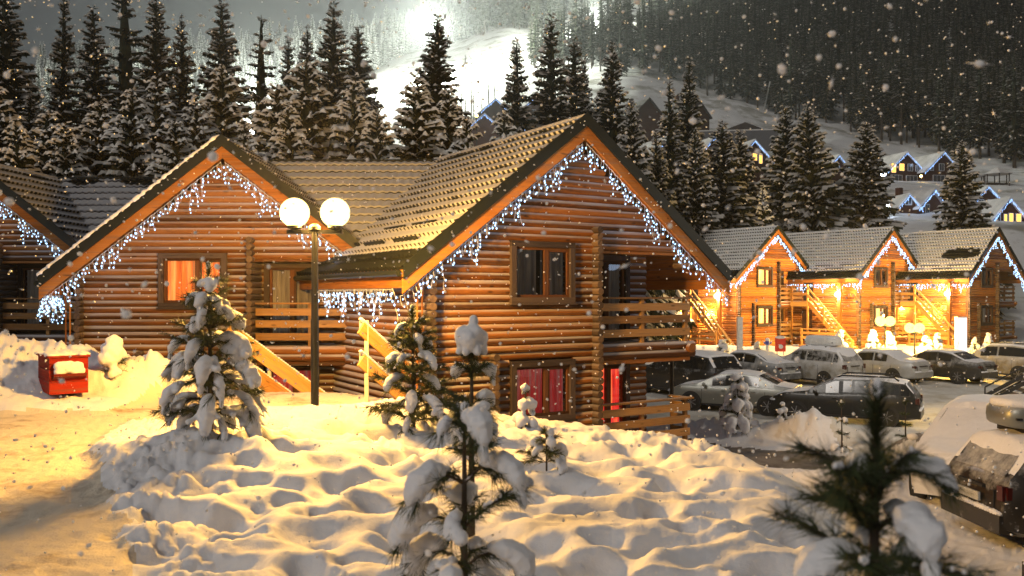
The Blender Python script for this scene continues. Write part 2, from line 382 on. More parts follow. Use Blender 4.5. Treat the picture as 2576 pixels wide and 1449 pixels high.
HT = np.array([[862, 740, 640, 540, 480, 450, 440, 480], [862, 730, 630, 520, 440, 350, 290, 330], [862, 720, 620, 500, 400, 300, 220, 260], [862, 700, 600, 480, 385, 275, 190, 225],
    [862, 690, 560, 420, 315, 220, 140, 160], [862, 690, 540, 380, 260, 170, 115, 90], [862, 690, 500, 330, 230, 125, 62, 15],
    [862, 660, 480, 310, 190, 85, 0, -90], [862, 640, 460, 345, 240, 70, -50, -150], [862, 620, 470, 370, 280, 70, -70, -180],
    [862, 590, 466, 405, 310, 110, -60, -160], [862, 580, 470, 420, 330, 150, -20, -120], [862, 580, 480, 440, 360, 190, 20, -90], [862, 590, 500, 460, 400, 260, 80, -40]], float)
def hill_z(x, y):
    u = CU + F * x / y
    ly = np.log(y); k = np.log(np.array(HY, float))
    iu = np.clip(np.searchsorted(HU, u) - 1, 0, len(HU) - 2); h = np.array(HU, float); fu = np.clip((u - h[iu]) / (h[iu + 1] - h[iu]), 0, 1); fu = fu * fu * (3 - 2 * fu)
    iy = np.clip(np.searchsorted(k, ly) - 1, 0, len(HY) - 2); fy = np.clip((ly - k[iy]) / (k[iy + 1] - k[iy]), 0, 1)
    v = (HT[iu, iy] * (1 - fu) + HT[iu + 1, iy] * fu) * (1 - fy) + (HT[iu, iy + 1] * (1 - fu) + HT[iu + 1, iy + 1] * fu) * fy
    z = (HV - v) * y / F
    return z + sstep(60, 75, y) * (1.6 * fbm(x / 30, y / 30, 4, 41) + 0.25 * fbm(x / 4, y / 4, 3, 43))
FOOT = [(RNG.uniform(-3.4, 2.9), RNG.uniform(3.6, 12.5), RNG.uniform(0.06, 0.12), RNG.uniform(0.02, 0.05), RNG.uniform(0.6, 1.2)) for _ in range(140)] + [(RNG.uniform(-3.6, 2.9), RNG.uniform(3.6, 12.5), RNG.uniform(0.13, 0.30), RNG.uniform(0.05, 0.15), RNG.uniform(0.6, 1.0)) for _ in range(430)]
def base_z(x, y):
    lot = np.interp(y, LOT_Y, LOT_Z)
    s = np.interp(y, ED_Y, ED_X) - x
    run = np.interp(y, [0, 8, 10.5, 12, 14, 18], [2.4, 2.4, 2.6, 3.2, 3.2, 2.6])
    m = sstep(0, 1, (s + run + 0.12 * fbm(x * 1.1, y * 1.1, 3, 51)) / (run + 0.5))
    m = m * (1 - sstep(40, 55, y)) 
    z = lot * (1 - m) + -1.95 * m
    well = sstep(0.0, 0.45, y - np.interp(x, [-6.4, -3.5, -2.7, -1.9], [18.0, 17.7, 16.9, 15.9]) + 0.10 * pnoise(x * 2, y * 2, 55)) * sstep(-6.7, -6.25, x) * (1 - sstep(-1.3, -0.9, x)) * (1 - sstep(30, 36, y))
    return z * (1 - well) + -3.72 * well, m * (1 - well)
def rough_mask(x, y, m):
    e = np.interp(y, PATH_Y, PATH_X) - x
    r = np.exp(-((x + 3.9) / 1.1) ** 2 - ((y - 9.4) / 2.0) ** 2) + 1.1 * np.exp(-((e + 0.35) / 0.5) ** 2) * (y < 14) + sstep(10.2, 11.6, y) * sstep(-4, -2.5, x) * m + 0.9 * (1 - m) * (y > 4) * (y < 22)
    return np.clip(r * (0.55 + 0.9 * pnoise(x * 0.9, y * 0.9, 78)), 0, 1.2)
def near_z(x, y, fine=True):
    z, m = base_z(x, y)
    pm = path_mask(x, y)
    # heaps on the upper terrace
    hp = heap(x, y, -3.6, 10.35, 1.45, 0.95, 0.30) + heap(x, y, -2.8, 9.7, 1.0, 0.7, 0.12) + heap(x, y, -2.95, 12.8, 1.3, 0.9, 0.26)
    hp = hp + heap(x, y, -9.9, 16.9, 2.0, 1.5, 0.85) + heap(x, y, -7.5, 17.0, 1.1, 1.1, 0.42) + heap(x, y, -6.75, 16.8, 0.5, 0.45, 0.32) + heap(x, y, -13.0, 16.8, 2.5, 1.9, 0.95)
    hp = hp + heap(x, y, -1.9, 14.6, 1.3, 0.7, 0.12) + heap(x, y, -0.4, 12.9, 0.9, 0.6, 0.10)
    hp = hp + heap(x, y, 0.45, 9.3, 0.55, 0.4, 0.12)
    # plough banks below
    bk = heap(x, y, 6.3, 25.0, 1.5, 0.9, 0.42) + heap(x, y, 8.6, 24.3, 1.3, 0.9, 0.80) + heap(x, y, 4.8, 25.6, 1.2, 1.1, 0.30) + heap(x, y, 10.4, 23.4, 1.0, 0.9, 0.25)
    bk = bk + heap(x, y, 9.3, 19.3, 1.1, 1.1, 0.95) + heap(x, y, 7.6, 17.6, 1.7, 1.1, 0.35) + heap(x, y, 6.0, 17.0, 1.5, 1.2, 0.25) + heap(x, y, 11.0, 21.2, 1.3, 1.0, 0.9)
    bk = bk + heap(x, y, 5.6, 10.2, 1.6, 1.6, 0.35) + heap(x, y, 5.0, 7.6, 1.4, 1.4, 0.3)
    row = 0.55 * np.exp(-((y - 49.0 + 0.15 * (x - 20)) / 1.6) ** 2) * (0.7 + 0.8 * fbm(x * 0.25, y * 0.25, 2, 61)) * sstep(6, 9, x)
    z = z + hp * (1 - 0.85 * pm) + bk + row
    lm = np.maximum(lot_mask(x, y), road_mask(x, y) * (1 - m))
    z = z - 0.07 * pm
    if fine:
        soft = (1 - pm) * (1 - lm)
        near = 1 - sstep(18, 32, y)
        z = z + soft * near * (0.011 * fbm(x * 6, y * 8, 4, 74) + 0.05 * sstep(0.15, 0.5, fbm(x * 0.7, y * 0.7, 2, 79)) * np.abs(fbm(x * 3.3, y * 4.2, 3, 77))) + soft * (0.055 * pnoise(x * 0.9 + 7, y * 1.25, 71) + 0.05 * np.abs(pnoise(x * 1.7, y * 2.3 + 3, 72)) + 0.022 * pnoise(x * 3.6, y * 4.6, 73) * near)
        wx = x + 0.10 * pnoise(x * 3 + 5, y * 3, 75); wy = y + 0.10 * pnoise(x * 3, y * 3 + 8, 76)
        bank = np.clip((hp + bk) * (y > 14), 0, 0.7)
        z = z + bank * (0.40 * np.abs(fbm(wx * 0.9, wy * 1.1, 3, 86)) + 0.16 * fbm(wx * 3.2, wy * 3.2, 3, 87)) * (1 - lm) * (1 - pm)
        rough = rough_mask(x, y, m) * (1 - lm)
        z = z + rough * (0.032 * fbm(wx * 3.1, wy * 3.1, 4, 81) + 0.012 * fbm(x * 17, y * 17, 2, 83) * near) + soft * 0.004 * pnoise(x * 30, y * 30, 85) * (1 - sstep(6, 14, y))
        z = z + pm * (0.018 * fbm(x * 2.2, y * 2.2, 4, 91) + 0.016 * pnoise(x * 9, y * 9, 92) * near)
        z = z + lm * (0.03 * fbm(x * 1.1, y * 1.1, 4, 95) + 0.015 * pnoise(x * 5, y * 5, 96))
        if x.size > 1000:
            dz = np.zeros_like(z); yr = y[:, 0]; ac = x[0] / y[0]
            def window(fx, fy, e):
                r0, r1 = np.searchsorted(yr, fy - e), np.searchsorted(yr, fy + e); yl = max(0.5, fy - e if fx + e > 0 else fy + e)
                lo = min((fx - e) / max(0.4, fy - e), (fx - e) / (fy + e)); hi = max((fx + e) / max(0.4, fy - e), (fx + e) / (fy + e))
                return slice(r0, r1), slice(np.searchsorted(ac, lo), np.searchsorted(ac, hi))
            for fx, fy, fr, fd, el in FOOT:
                k = window(fx, fy, 2.6 * fr)
                d = np.sqrt(((x[k] - fx) / 1.12) ** 2 + ((y[k] - fy) / el) ** 2) / fr
                dz[k] += -fd * np.exp(-d ** 2.2) + 0.18 * fd * np.exp(-((d - 1.45) / 0.4) ** 2)
            z = z + dz * soft * m
            cr = np.zeros_like(z); rg = np.random.default_rng(17)
            for _ in range(9000):                       # crumbs of broken snow along the trodden edges and on the banks
                if rg.random() < 0.6: fy = rg.uniform(4.5, 15.0); fx = rg.uniform(-6.5, 3.2)
                elif rg.random() < 0.5: fy = rg.uniform(15, 27); fx = rg.uniform(-14, -5)
                else: fy = rg.uniform(7, 27); fx = rg.uniform(3, 12)
                r = rg.uniform(0.02, 0.065) * (1.4 if rg.random() < 0.1 else 1) * (1.0 + max(0, fy - 12) * 0.06)
                k = window(fx, fy, r)
                if x[k].size == 0: continue
                d = ((x[k] - fx) ** 2 + ((y[k] - fy) / rg.uniform(0.7, 1.0)) ** 2) / (r * r)
                cr[k] = np.maximum(cr[k], r * 0.95 * np.sqrt(np.clip(1 - d, 0, 1)))
            z = z + cr * np.clip(np.maximum(rough * 1.3, bank * 2.5), 0, 1) * (1 - pm) * (1 - lm)
    return z
def zat(x, y):
    x = np.array([float(x)]); y = np.array([float(y)])
    return float((near_z(x, y, False) if y[0] < 60 else hill_z(x, y))[0])
def G(u, Y, dz=0.0):
    """ground point seen at photo column u, Y metres away"""
    x = (u - CU) * Y / F
    return Vector((x, Y, zat(x, Y) + dz))

def grid_mesh(name, X, Y, Z, keep, mat):
    nr, nc = X.shape
    idx = np.arange(nr * nc).reshape(nr, nc)
    q = np.stack([idx[:-1, :-1], idx[:-1, 1:], idx[1:, 1:], idx[1:, :-1]], -1)[keep]
    used, inv = np.unique(q, return_inverse=True)
    co = np.stack([X.ravel()[used], Y.ravel()[used], Z.ravel()[used]], -1).astype(np.float32)
    me = bpy.data.meshes.new(name); me.vertices.add(len(used)); me.vertices.foreach_set('co', co.ravel())
    me.loops.add(len(q) * 4); me.polygons.add(len(q)); me.loops.foreach_set('vertex_index', inv.reshape(-1).astype(np.int32))
    me.polygons.foreach_set('loop_start', np.arange(len(q), dtype=np.int32) * 4); me.polygons.foreach_set('use_smooth', np.ones(len(q), bool))
    me.update(calc_edges=True); me.materials.append(mat)
    o = bpy.data.objects.new(name, me); COL.objects.link(o); o['kind'] = 'structure'; return o
rows = np.exp(np.arange(math.log(1.2), math.log(60.0), 0.0062)); rows = np.append(rows, 60.0)
cols = np.concatenate([np.linspace(-1.25, -0.7, 120, endpoint=False), np.linspace(-0.7, 0.7, 640, endpoint=False), np.linspace(0.7, 1.25, 120)])
YY, AA = np.meshgrid(rows, cols, indexing='ij'); XX = AA * YY
ZZ = near_z(XX, YY); ZZ[-1] = hill_z(XX[-1], YY[-1])
w = sstep(56, 60, YY); ZZ = ZZ * (1 - w) + hill_z(XX, np.maximum(YY, 60)) * w
cx = (XX[:-1, :-1] + XX[1:, 1:]) / 2; cyy = (YY[:-1, :-1] + YY[1:, 1:]) / 2
pmk = path_mask(cx, cyy) > 0.5; _, mm = base_z(cx, cyy)
rmk = (road_mask(cx, cyy) > 0.5) & (mm < 0.25) & ~pmk; lmk = (lot_mask(cx, cyy) > 0.5) & ~pmk & ~rmk & (mm < 0.25)
grid_mesh('ground', XX, YY, ZZ, ~(pmk | rmk | lmk), M['snow'])
grid_mesh('path', XX, YY, ZZ, pmk, M['path']); grid_mesh('road', XX, YY, ZZ, rmk, M['road']); grid_mesh('parking_lot', XX, YY, ZZ, lmk, M['lot'])
r2 = np.exp(np.linspace(math.log(60), math.log(640), 220)); c2 = np.linspace(-1.25, 1.25, 420)
Y2, A2 = np.meshgrid(r2, c2, indexing='ij'); X2 = A2 * Y2
grid_mesh('hill', X2, Y2, hill_z(X2, Y2), np.ones((len(r2) - 1, len(c2) - 1), bool), M['hill'])
# ground under and behind the viewer, so that nothing ends at the lens
o = MB(); o.poly([(-60, -80, -2.1), (60, -80, -4.0), (60, 1.3, -4.0), (2.2, 1.3, -2.15), (-60, 1.3, -2.0)])
gb = o.build('ground_behind', M['snow'], kind='structure')
# ------------------------------------------------------------------ log cabins
ZA, ZE, XE = 7.40, 4.15, 4.20            # ridge height, eave height, half span of the roof (floor of the lower storey is z = 0)
SLP = (ZA - ZE) / XE; SLC = 1 / math.sqrt(1 + SLP * SLP)
COURSE = 0.148
def roof_z(x): return ZA - SLP * abs(x)

def log_wall(mb, length_rng, z0, z1, place, holes=(), limit=None, seg=2.2):
    """place(t, depth, z) -> point; t along the wall, depth out of the wall"""
    n = int(round((z1 - z0) / COURSE))
    for k in range(n):
        za, zb = z0 + k * COURSE, z0 + (k + 1) * COURSE; zc = (za + zb) / 2
        lo, hi = length_rng
        if limit:
            l2, h2 = limit(zc + COURSE * 0.5); lo, hi = max(lo, l2), min(hi, h2)
        if hi - lo < 0.1: continue
        spans = [(lo, hi)]
        for a, b, c, d in holes:
            if zc > c and zc < d:
                ns = []
                for p, q in spans:
                    if b <= p or a >= q: ns.append((p, q)); continue
                    if a > p: ns.append((p, a))
                    if b < q: ns.append((b, q))
                spans = ns
        for p, q in spans:
            if q - p < 0.03: continue
            t = random.random(); off = random.random() * 20
            m = max(1, int((q - p) / seg)); fat = random.uniform(0.52, 0.76); prof = [(d_ * fat, z_ * COURSE / 0.182) for d_, z_ in ((-0.06, 0.0), (0.010, 0.003), (0.062, 0.040), (0.085, 0.088), (0.070, 0.138), (0.020, 0.178), (-0.06, 0.182))]
            V = []; Gg = []
            for i in range(m + 1):
                x = p + (q - p) * i / m; wob = random.uniform(-0.006, 0.006)
                for j, (dd, dz) in enumerate(prof):
                    V.append(place(x, dd + wob, za + dz)); Gg.append((x + off, dz, t))
            w = len(prof)
            Fc = [(i * w + j, (i + 1) * w + j, (i + 1) * w + j + 1, i * w + j + 1) for i in range(m) for j in range(w - 1)]
            mb.add(V, Fc, 0, Gg)
            mb.add([V[j] for j in range(w)], [tuple(range(w))], 0, [Gg[j] for j in range(w)]); mb.add([V[m * w + j] for j in range(w)], [tuple(range(w))[::-1]], 0, [Gg[m * w + j] for j in range(w)])

def log_ends(mb, x, y0, y1, z0, z1):
    n = int(round((z1 - z0) / COURSE))
    for k in range(n):
        z = z0 + (k + 0.5) * COURSE; r = COURSE * 0.5 * random.uniform(0.98, 1.06); e = random.uniform(-0.025, 0.02)
        mb.tube([(x, y0 + e, z), (x, y1, z)], r, 10)

def tile_slope(mb, side, y0, y1, cov, res=5, course=0.36, b0=0.0):
    SL = math.hypot(XE, ZA - ZE); nr = int(SL / course)
    na = int((y1 - y0) / 0.19 * res)
    a = np.linspace(y0, y1, na + 1)
    rowsb = []
    for k in range(nr + 1):
        b = k * course
        if b >= SL - 0.05: break
        e = min(SL, b + course)
        rowsb += [(b, 0.0, 0), (b + 0.004, 1.0, 2), (b + 0.06, 0.95, 1), (b + (e - b) * 0.5, 0.5, 1), (e - 0.003, 0.02, 3)]
    V = []; S = []
    for b, t, ok in rowsb:
        wv = 0.022 * np.cos(2 * np.pi * a / 0.19)
        c = cov(a, np.full_like(a, b))
        nz = fbm(a * 1.1 + side * 31, np.full_like(a, b) * 1.5 + 9, 4, 300)
        sn = np.clip(c + 0.55 * nz, 0, 1)
        d = 0.012 + t * 0.075 + wv * (1 - 0.45 * sn) + sn * 0.022
        if not ok: d = 0.012 + wv * 0.9 - 0.01; sn = sn * np.where(c > 1.15, 0.95, 0.30)
        if ok == 2: sn = sn * np.clip(0.5 + wv / 0.03, 0.1, 1)
        if ok == 3: sn = sn * 0.75
        x = side * (XE - b * SLC); z = ZE + b * SLC * SLP
        V += [(x + side * dd * SLC * SLP, aa, z + dd * SLC) for aa, dd in zip(a, d)]; S += sn.tolist()
    w = na + 1
    F_ = [((r * w + c), (r * w + c + 1), ((r + 1) * w + c + 1), ((r + 1) * w + c)) for r in range(len(rowsb) - 1) for c in range(na)]
    if side > 0: F_ = [f[::-1] for f in F_]
    mb.add(V, F_, 0, None, S)

def window_part(cab, x0, x1, z0, z1, cur, place, mull=0.56, name='window', label=None, frame=0.12, two=None):
    """place(t, depth, z): depth is out of the wall"""
    def B(mb, a, b, c, d, d0, d1, mi=0):
        pts = [place(t, dd, z) for t in (a, b) for dd in (d0, d1) for z in (c, d)]
        Lg = max(b - a, d - c); tone = random.random()
        g = [((t if b - a > d - c else z), (z if b - a > d - c else t), tone) for t in (a, b) for dd in (d0, d1) for z in (c, d)]
        mb.add(pts, [(0, 1, 3, 2), (4, 6, 7, 5), (0, 4, 5, 1), (2, 3, 7, 6), (0, 2, 6, 4), (1, 5, 7, 3)], mi, g)
    f = MB()
    B(f, x0, x1, z1 - frame, z1, -0.06, 0.125); B(f, x0, x1, z0, z0 + frame, -0.06, 0.125)
    B(f, x0, x0 + frame, z0 + frame, z1 - frame, -0.06, 0.122); B(f, x1 - frame, x1, z0 + frame, z1 - frame, -0.06, 0.122)
    B(f, x0 - 0.03, x1 + 0.03, z0 - 0.035, z0 - 0.002, -0.02, 0.16)
    w = f.build(name, M['frame'], cab)
    if label: w['label'] = label
    s = MB(); xm = x0 + (x1 - x0) * mull; a, b, c, d = x0 + frame, x1 - frame, z0 + frame, z1 - frame; t = 0.055
    B(s, a, b, d - t, d, -0.03, 0.055); B(s, a, b, c, c + t, -0.03, 0.055)
    B(s, a, a + t, c + t, d - t, -0.03, 0.052); B(s, b - t, b, c + t, d - t, -0.03, 0.052); B(s, xm - 0.05, xm + 0.05, c + t, d - t, -0.03, 0.058)
    B(s, xm + 0.051, xm + 0.09, c + t, d - t, -0.03, 0.045); B(s, xm + 0.091, b - t - 0.001, d - t - 0.035, d - t - 0.001, -0.03, 0.045)
    s.build('sash', M['sash'], w)
    gl = MB(); gl.poly([place(a, 0.012, c), place(b, 0.012, c), place(b, 0.012, d), place(a, 0.012, d)]); gl.build('pane', M['glass'], w)
    cu = MB(); n = 60; V = []; Gg = []
    for i in range(n + 1):
        x = a + (b - a) * i / n
        dd = -0.16 + 0.022 * math.sin(x * 48) + 0.012 * math.sin(x * 97 + 1)
        V += [place(x, dd, c - 0.04), place(x, dd, d + 0.04)]; Gg += [(x, c, 0.3), (x, d, 0.3)]
    mats = [M[cur]] if two is None else [M[cur], M[two]]
    for i in range(n):
        if cur == 'cur_grey' and 0.47 < i / n < 0.54: continue
        mi = 1 if (two and i / n > mull) else 0
        cu.add([V[2 * i], V[2 * i + 2], V[2 * i + 3], V[2 * i + 1]], [(0, 1, 2, 3)], mi, [Gg[2 * i], Gg[2 * i + 2], Gg[2 * i + 3], Gg[2 * i + 1]])
    cu.build('curtain', mats, w, smooth=True)
    bk = MB(); bk.poly([place(a, -0.30, c), place(b, -0.30, c), place(b, -0.30, d), place(a, -0.30, d)]); bk.build('dark_room', M['dark'], w)
    return w

def balcony_part(cab, x0, x1, y0, zf, logs=2, top=True, ydeep=0.56, name='balcony'):
    d = MB()
    d.bx(x0, x1, y0 + 0.12, ydeep, zf - 0.06, zf - 0.005)
    for k in range(logs): d.tube([(x0, y0, zf - 0.10 - k * 0.18), (x1 + 0.22, y0, zf - 0.10 - k * 0.18)], 0.10, 10)
    d.tube([(x1 + 0.02, y0 - 0.2, zf - 0.16), (x1 + 0.02, ydeep, zf - 0.16)], 0.11, 10)
    d.bx(x0, x1 + 0.1, y0 - 0.03, y0 + 0.03, zf - 0.10 - logs * 0.18, zf - 0.02 - logs * 0.18 + 0.03)
    deck = d.build(name, M['log'], cab, smooth=40)
    H = 1.02
    for i, z in enumerate((0.22, 0.52, 0.80)):
        r = MB(); r.bx(x0 - 0.02, x1 + 0.06, y0 - 0.075, y0 - 0.04, zf + z - 0.085, zf + z + 0.085); r.build('rail', M['board'], deck)
        r = MB(); r.bx(x1 + 0.025, x1 + 0.06, y0 - 0.038, ydeep, zf + z - 0.085, zf + z + 0.085); r.build('rail', M['board'], deck)
    r = MB(); r.bx(x0 - 0.02, x1 + 0.16, y0 - 0.10, y0 + 0.06, zf + H - 0.04, zf + H); r.build('rail', M['board'], deck)
    r = MB(); r.bx(x1 - 0.04, x1 + 0.12, y0 + 0.061, ydeep, zf + H - 0.042, zf + H - 0.002); r.build('rail', M['board'], deck)
    for x in (x0 + (x1 - x0) * 0.48, x1 - 0.03):
        r = MB(); r.bx(x - 0.045, x + 0.045, y0 - 0.038, y0 + 0.05, zf - 0.04, zf + H - 0.041); r.build('post', M['board'], deck)
    return deck

def cabin(label, loc, rz, depth, curs, cov, wood_key='log', side_holes=(), group=None, res=5, right_wall=True, guards=(), lower=True, roof_back=0.0, roofm='roof'):
    cab = thing('log_cabin', label, 'log cabin', loc, rz, group)
    LW = M[wood_key]
    XL, XC, XR, RC = -3.45, 0.55, 2.55, 0.62
    # front gable of logs with window openings, the recess on the right behind the balconies
    front = lambda t, d, z: (t, -d, z)
    lim = lambda z: (-(ZA - 0.30 - z) / SLP, (ZA - 0.30 - z) / SLP)
    W1 = (-1.62, -0.02, 3.52, 4.80); W2 = (-1.62, -0.02, 1.05, 2.33)
    mb = MB()
    log_wall(mb, (XL, XC), -0.6, 4.66, front, (W1, W2), lim)
    log_wall(mb, (XL - 0.1, 3.40), 4.66, 7.2, front, (W1,), lim)
    mb.bx(XC, 3.40, -0.06, 0.10, 4.60, 4.655)
    mb.build('front_wall', LW, cab, smooth=35)
    mb = MB(); rec = lambda t, d, z: (t, RC - d, z)
    log_wall(mb, (XC, XR), -0.6, 4.66, rec, ((0.68, 2.0, 2.72, 4.60), (0.68, 2.0, 0.05, 2.2)))
    mb.bx(XC, 3.35, 0.09, RC, 4.62, 4.70)                 # ceiling of the recess
    mb.build('recess_wall', LW, cab, smooth=35)
    mb = MB(); left = lambda t, d, z: (XL - d, t, z)
    log_wall(mb, (0.0, depth), -0.6, 4.48, left, side_holes)
    mb.build('side_wall', LW, cab, smooth=35)
    if right_wall:
        mb = MB(); rgt = lambda t, d, z: (XR + d, t, z)
        log_wall(mb, (RC, depth), -0.6, 4.66, rgt)
        mb.build('side_wall', LW, cab, smooth=35)
    for a in ((XL, -0.24, 0.02, -0.6, 4.3), (XC, -0.26, RC, -0.6, 5.2), (-2.03, -0.22, 0.02, -0.6, 2.55), (3.20, -0.30, 0.30, 4.3, 4.66)):
        mb = MB(); log_ends(mb, *a); mb.build('log_end_column', M['log_end'], cab, smooth=40)
    mb = MB(); mb.bx(XL, XC - 0.1, -0.105, -0.02, 2.565, 2.60); mb.build('floor_batten', M['board'], cab)
    window_part(cab, *W1, curs[0], front); 
    if lower: window_part(cab, *W2, curs[1], front)
    window_part(cab, 0.68, 2.0, 2.72, 4.60, curs[2], rec, 0.5, 'balcony_door')
    window_part(cab, 0.68, 2.0, 0.05, 2.2, curs[3], rec, 0.55, 'terrace_door')
    balcony_part(cab, XC + 0.12, 3.27, 0.0, 2.62); 
    if lower: balcony_part(cab, XC + 0.12, 3.27, 0.0, 0.28, 1)
    # roof
    y0, y1 = -0.50, depth + 0.3 + roof_back
    mb = MB()
    tile_slope(mb, -1, y0, y1, cov, res); tile_slope(mb, 1, y0, y1, cov, res)
    mb.tube([(0, y0, ZA + 0.015), (0, y1, ZA + 0.015)], 0.075, 8)
    n0 = len(mb.sn); mb.sn[n0 - 16:] = [0.62] * 16
    roof = mb.build('roof', M[roofm], cab, smooth=30)
    def band(mb, d1, d2, ya, yb):
        for s in (-1, 1):
            a, b = d1 / SLC, d2 / SLC
            pts = [(s * XE, ya, ZE - a), (0, ya, ZA - a), (0, ya, ZA - b), (s * XE, ya, ZE - b)]
            mb.prism(pts if s > 0 else pts[::-1], (0, yb - ya, 0))
    mb = MB(); band(mb, 0.0, 0.10, y0 + 0.01, y1); mb.build('soffit', M['fascia'], roof)
    mb = MB(); band(mb, -0.085, 0.13, y0 - 0.035, y0 + 0.006); mb.build('verge_trim', M['trim'], roof)
    mb = MB(); band(mb, 0.133, 0.345, y0 + 0.012, y0 + 0.055); mb.build('barge_board', M['fascia'], roof)
    for s in (-1, 1):
        mb = MB(); mb.bx(s * (XE - 0.10), s * (XE - 0.06), y0 + 0.06, y1, ZE - 0.33, ZE - 0.10); mb.build('eave_board', M['fascia'], roof)
        mb = MB(); mb.tube([(s * (XE + 0.07), y0 + 0.03, ZE - 0.06), (s * (XE + 0.07), y1, ZE - 0.06)], 0.065, 8); mb.build('gutter', M['trim'], roof)
    for (b, yy, L) in guards:
        mb = MB(); x = -(XE - b * SLC) - 0.10 * SLC * SLP; z = ZE + b * SLC * SLP + 0.10 * SLC
        rot = Matrix(((0, -SLC, -SLC * SLP), (1, 0, 0), (0, -SLC * SLP, SLC)))
        mb.box((x, yy, z), (L, 0.03, 0.09), rot)
        mb.build('snow_guard', [M['trim'], M['snow']], roof)
    # thin downpipes at the left corner
    for dx in (0.0, 0.10):
        mb = MB(); mb.tube([(XL - 0.32 + dx, -0.30, 4.1), (XL - 0.30 + dx, -0.16, 3.6), (XL - 0.30 + dx, -0.16, 0.4)], 0.018, 6); mb.build('downpipe', M['fascia'], cab)
    mb = MB(); mb.tube([(XL + 0.02, depth - 0.15, -0.2), (XL - 0.14, depth - 0.15, 4.0)], 0.045, 8); mb.build('drainpipe', M['metal'], cab)
    return cab

def snowy(a, b):            # mostly covered, bare along the eave
    return np.where(b < 0.56, -0.6, np.where(b < 1.9, 1.25, 0.98)) - 0.25 * sstep(4.6, 5.2, b)
RZ = 32.03
Rm = Vector((1.67, 17.93, 0)); ex = Vector((math.cos(R(RZ)), math.sin(R(RZ)), 0)); ey = Vector((-ex.y, ex.x, 0))
FZ = -3.72
gd = [(0.95, 0.9, 1.1), (0.95, 2.5, 1.05), (1.5, 0.9, 1.1), (1.5, 2.35, 1.1), (1.0, 3.9, 0.9)]
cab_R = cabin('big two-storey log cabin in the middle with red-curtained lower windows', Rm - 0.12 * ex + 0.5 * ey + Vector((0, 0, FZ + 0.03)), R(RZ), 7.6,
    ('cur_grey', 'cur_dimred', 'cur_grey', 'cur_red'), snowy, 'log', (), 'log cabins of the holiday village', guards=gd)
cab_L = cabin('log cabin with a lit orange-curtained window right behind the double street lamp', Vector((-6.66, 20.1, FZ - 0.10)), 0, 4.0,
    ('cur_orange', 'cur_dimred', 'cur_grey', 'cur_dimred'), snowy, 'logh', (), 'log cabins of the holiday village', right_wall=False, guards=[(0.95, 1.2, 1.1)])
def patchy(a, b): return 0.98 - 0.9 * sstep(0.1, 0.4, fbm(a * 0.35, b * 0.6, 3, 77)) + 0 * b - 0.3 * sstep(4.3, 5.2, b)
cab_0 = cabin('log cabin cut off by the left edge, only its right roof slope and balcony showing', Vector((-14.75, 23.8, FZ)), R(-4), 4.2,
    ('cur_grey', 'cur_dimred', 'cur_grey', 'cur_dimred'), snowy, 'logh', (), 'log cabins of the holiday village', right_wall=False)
# linking wings between the gables, their tiled slopes facing the path
def wing(cab, x0, x1, yr, zr, run, cov, world_loc, rz):
    """straight roof between two cabins, in the frame of cab_L's facade direction"""
    w = thing('linking_wing', '', 'building wing', world_loc, rz, 'tiled wings joining the log cabins')
    SL = run / SLC; course = 0.36; na = int((x1 - x0) / 0.19 * 5); a = np.linspace(x0, x1, na + 1); V = []; S = []; nrow = 0
    k = 0
    while k * course < SL - 0.01:
        b = k * course; e = min(SL, b + course)
        for bb, t, ok in ((b, 0, 0), (b + 0.004, 1, 1), (b + (e - b) * 0.45, 0.6, 1), (e - 0.003, 0.08, 1)):
            wv = 0.024 * np.cos(2 * np.pi * a / 0.21); c = cov(a, np.full_like(a, bb)); sn = np.clip(c + 0.5 * fbm(a * 1.2 + 5, np.full_like(a, bb) * 1.7, 4, 301), 0, 1)
            d = 0.012 + t * 0.075 + wv * (1 - 0.45 * sn) + sn * 0.02
            if not ok: d = 0.004 + wv; sn = sn * 0.0
            V += [(aa, -run + bb * SLC - dd * SLP * SLC, zr - run * SLP + bb * SLC * SLP + dd * SLC) for aa, dd in zip(a, d)]; S += sn.tolist(); nrow += 1
        k += 1
    wd = na + 1
    mb = MB(); mb.add(V, [(r * wd + c, r * wd + c + 1, (r + 1) * wd + c + 1, (r + 1) * wd + c) for r in range(nrow - 1) for c in range(na)], 0, None, S)
    mb.poly([(x0, 0, zr), (x1, 0, zr), (x1, run, zr - run * SLP), (x0, run, zr - run * SLP)])
    mb.tube([(x0, 0, zr + 0.02), (x1, 0, zr + 0.02)], 0.07, 8)
    mb.build('roof', M['roof'], w, smooth=30)
    mb = MB(); log_wall(mb, (x0, x1), -0.6, zr - run * SLP - 0.1, lambda t, d, z: (t, -run + 0.9 - d, z)); mb.build('front_wall', M['logh'], w, smooth=35)
    return w
wg = wing(None, 0.0, 7.4, 0, ZA, 3.05, lambda a, b: 1.0 - 0.45 * sstep(3.4, 4.8, b), (-6.7, 23.4, FZ - 0.05), 0)
wg['label'] = 'snow-dusted tiled wing between the orange-window cabin and the big middle cabin'
wg = wing(None, 0.0, 10.0, 0, ZA, 3.3, patchy, (-16.0, 27.3, FZ), R(-1.5))
wg['label'] = 'wing with large bare dark patches on its tiles behind the leftmost gable valley'

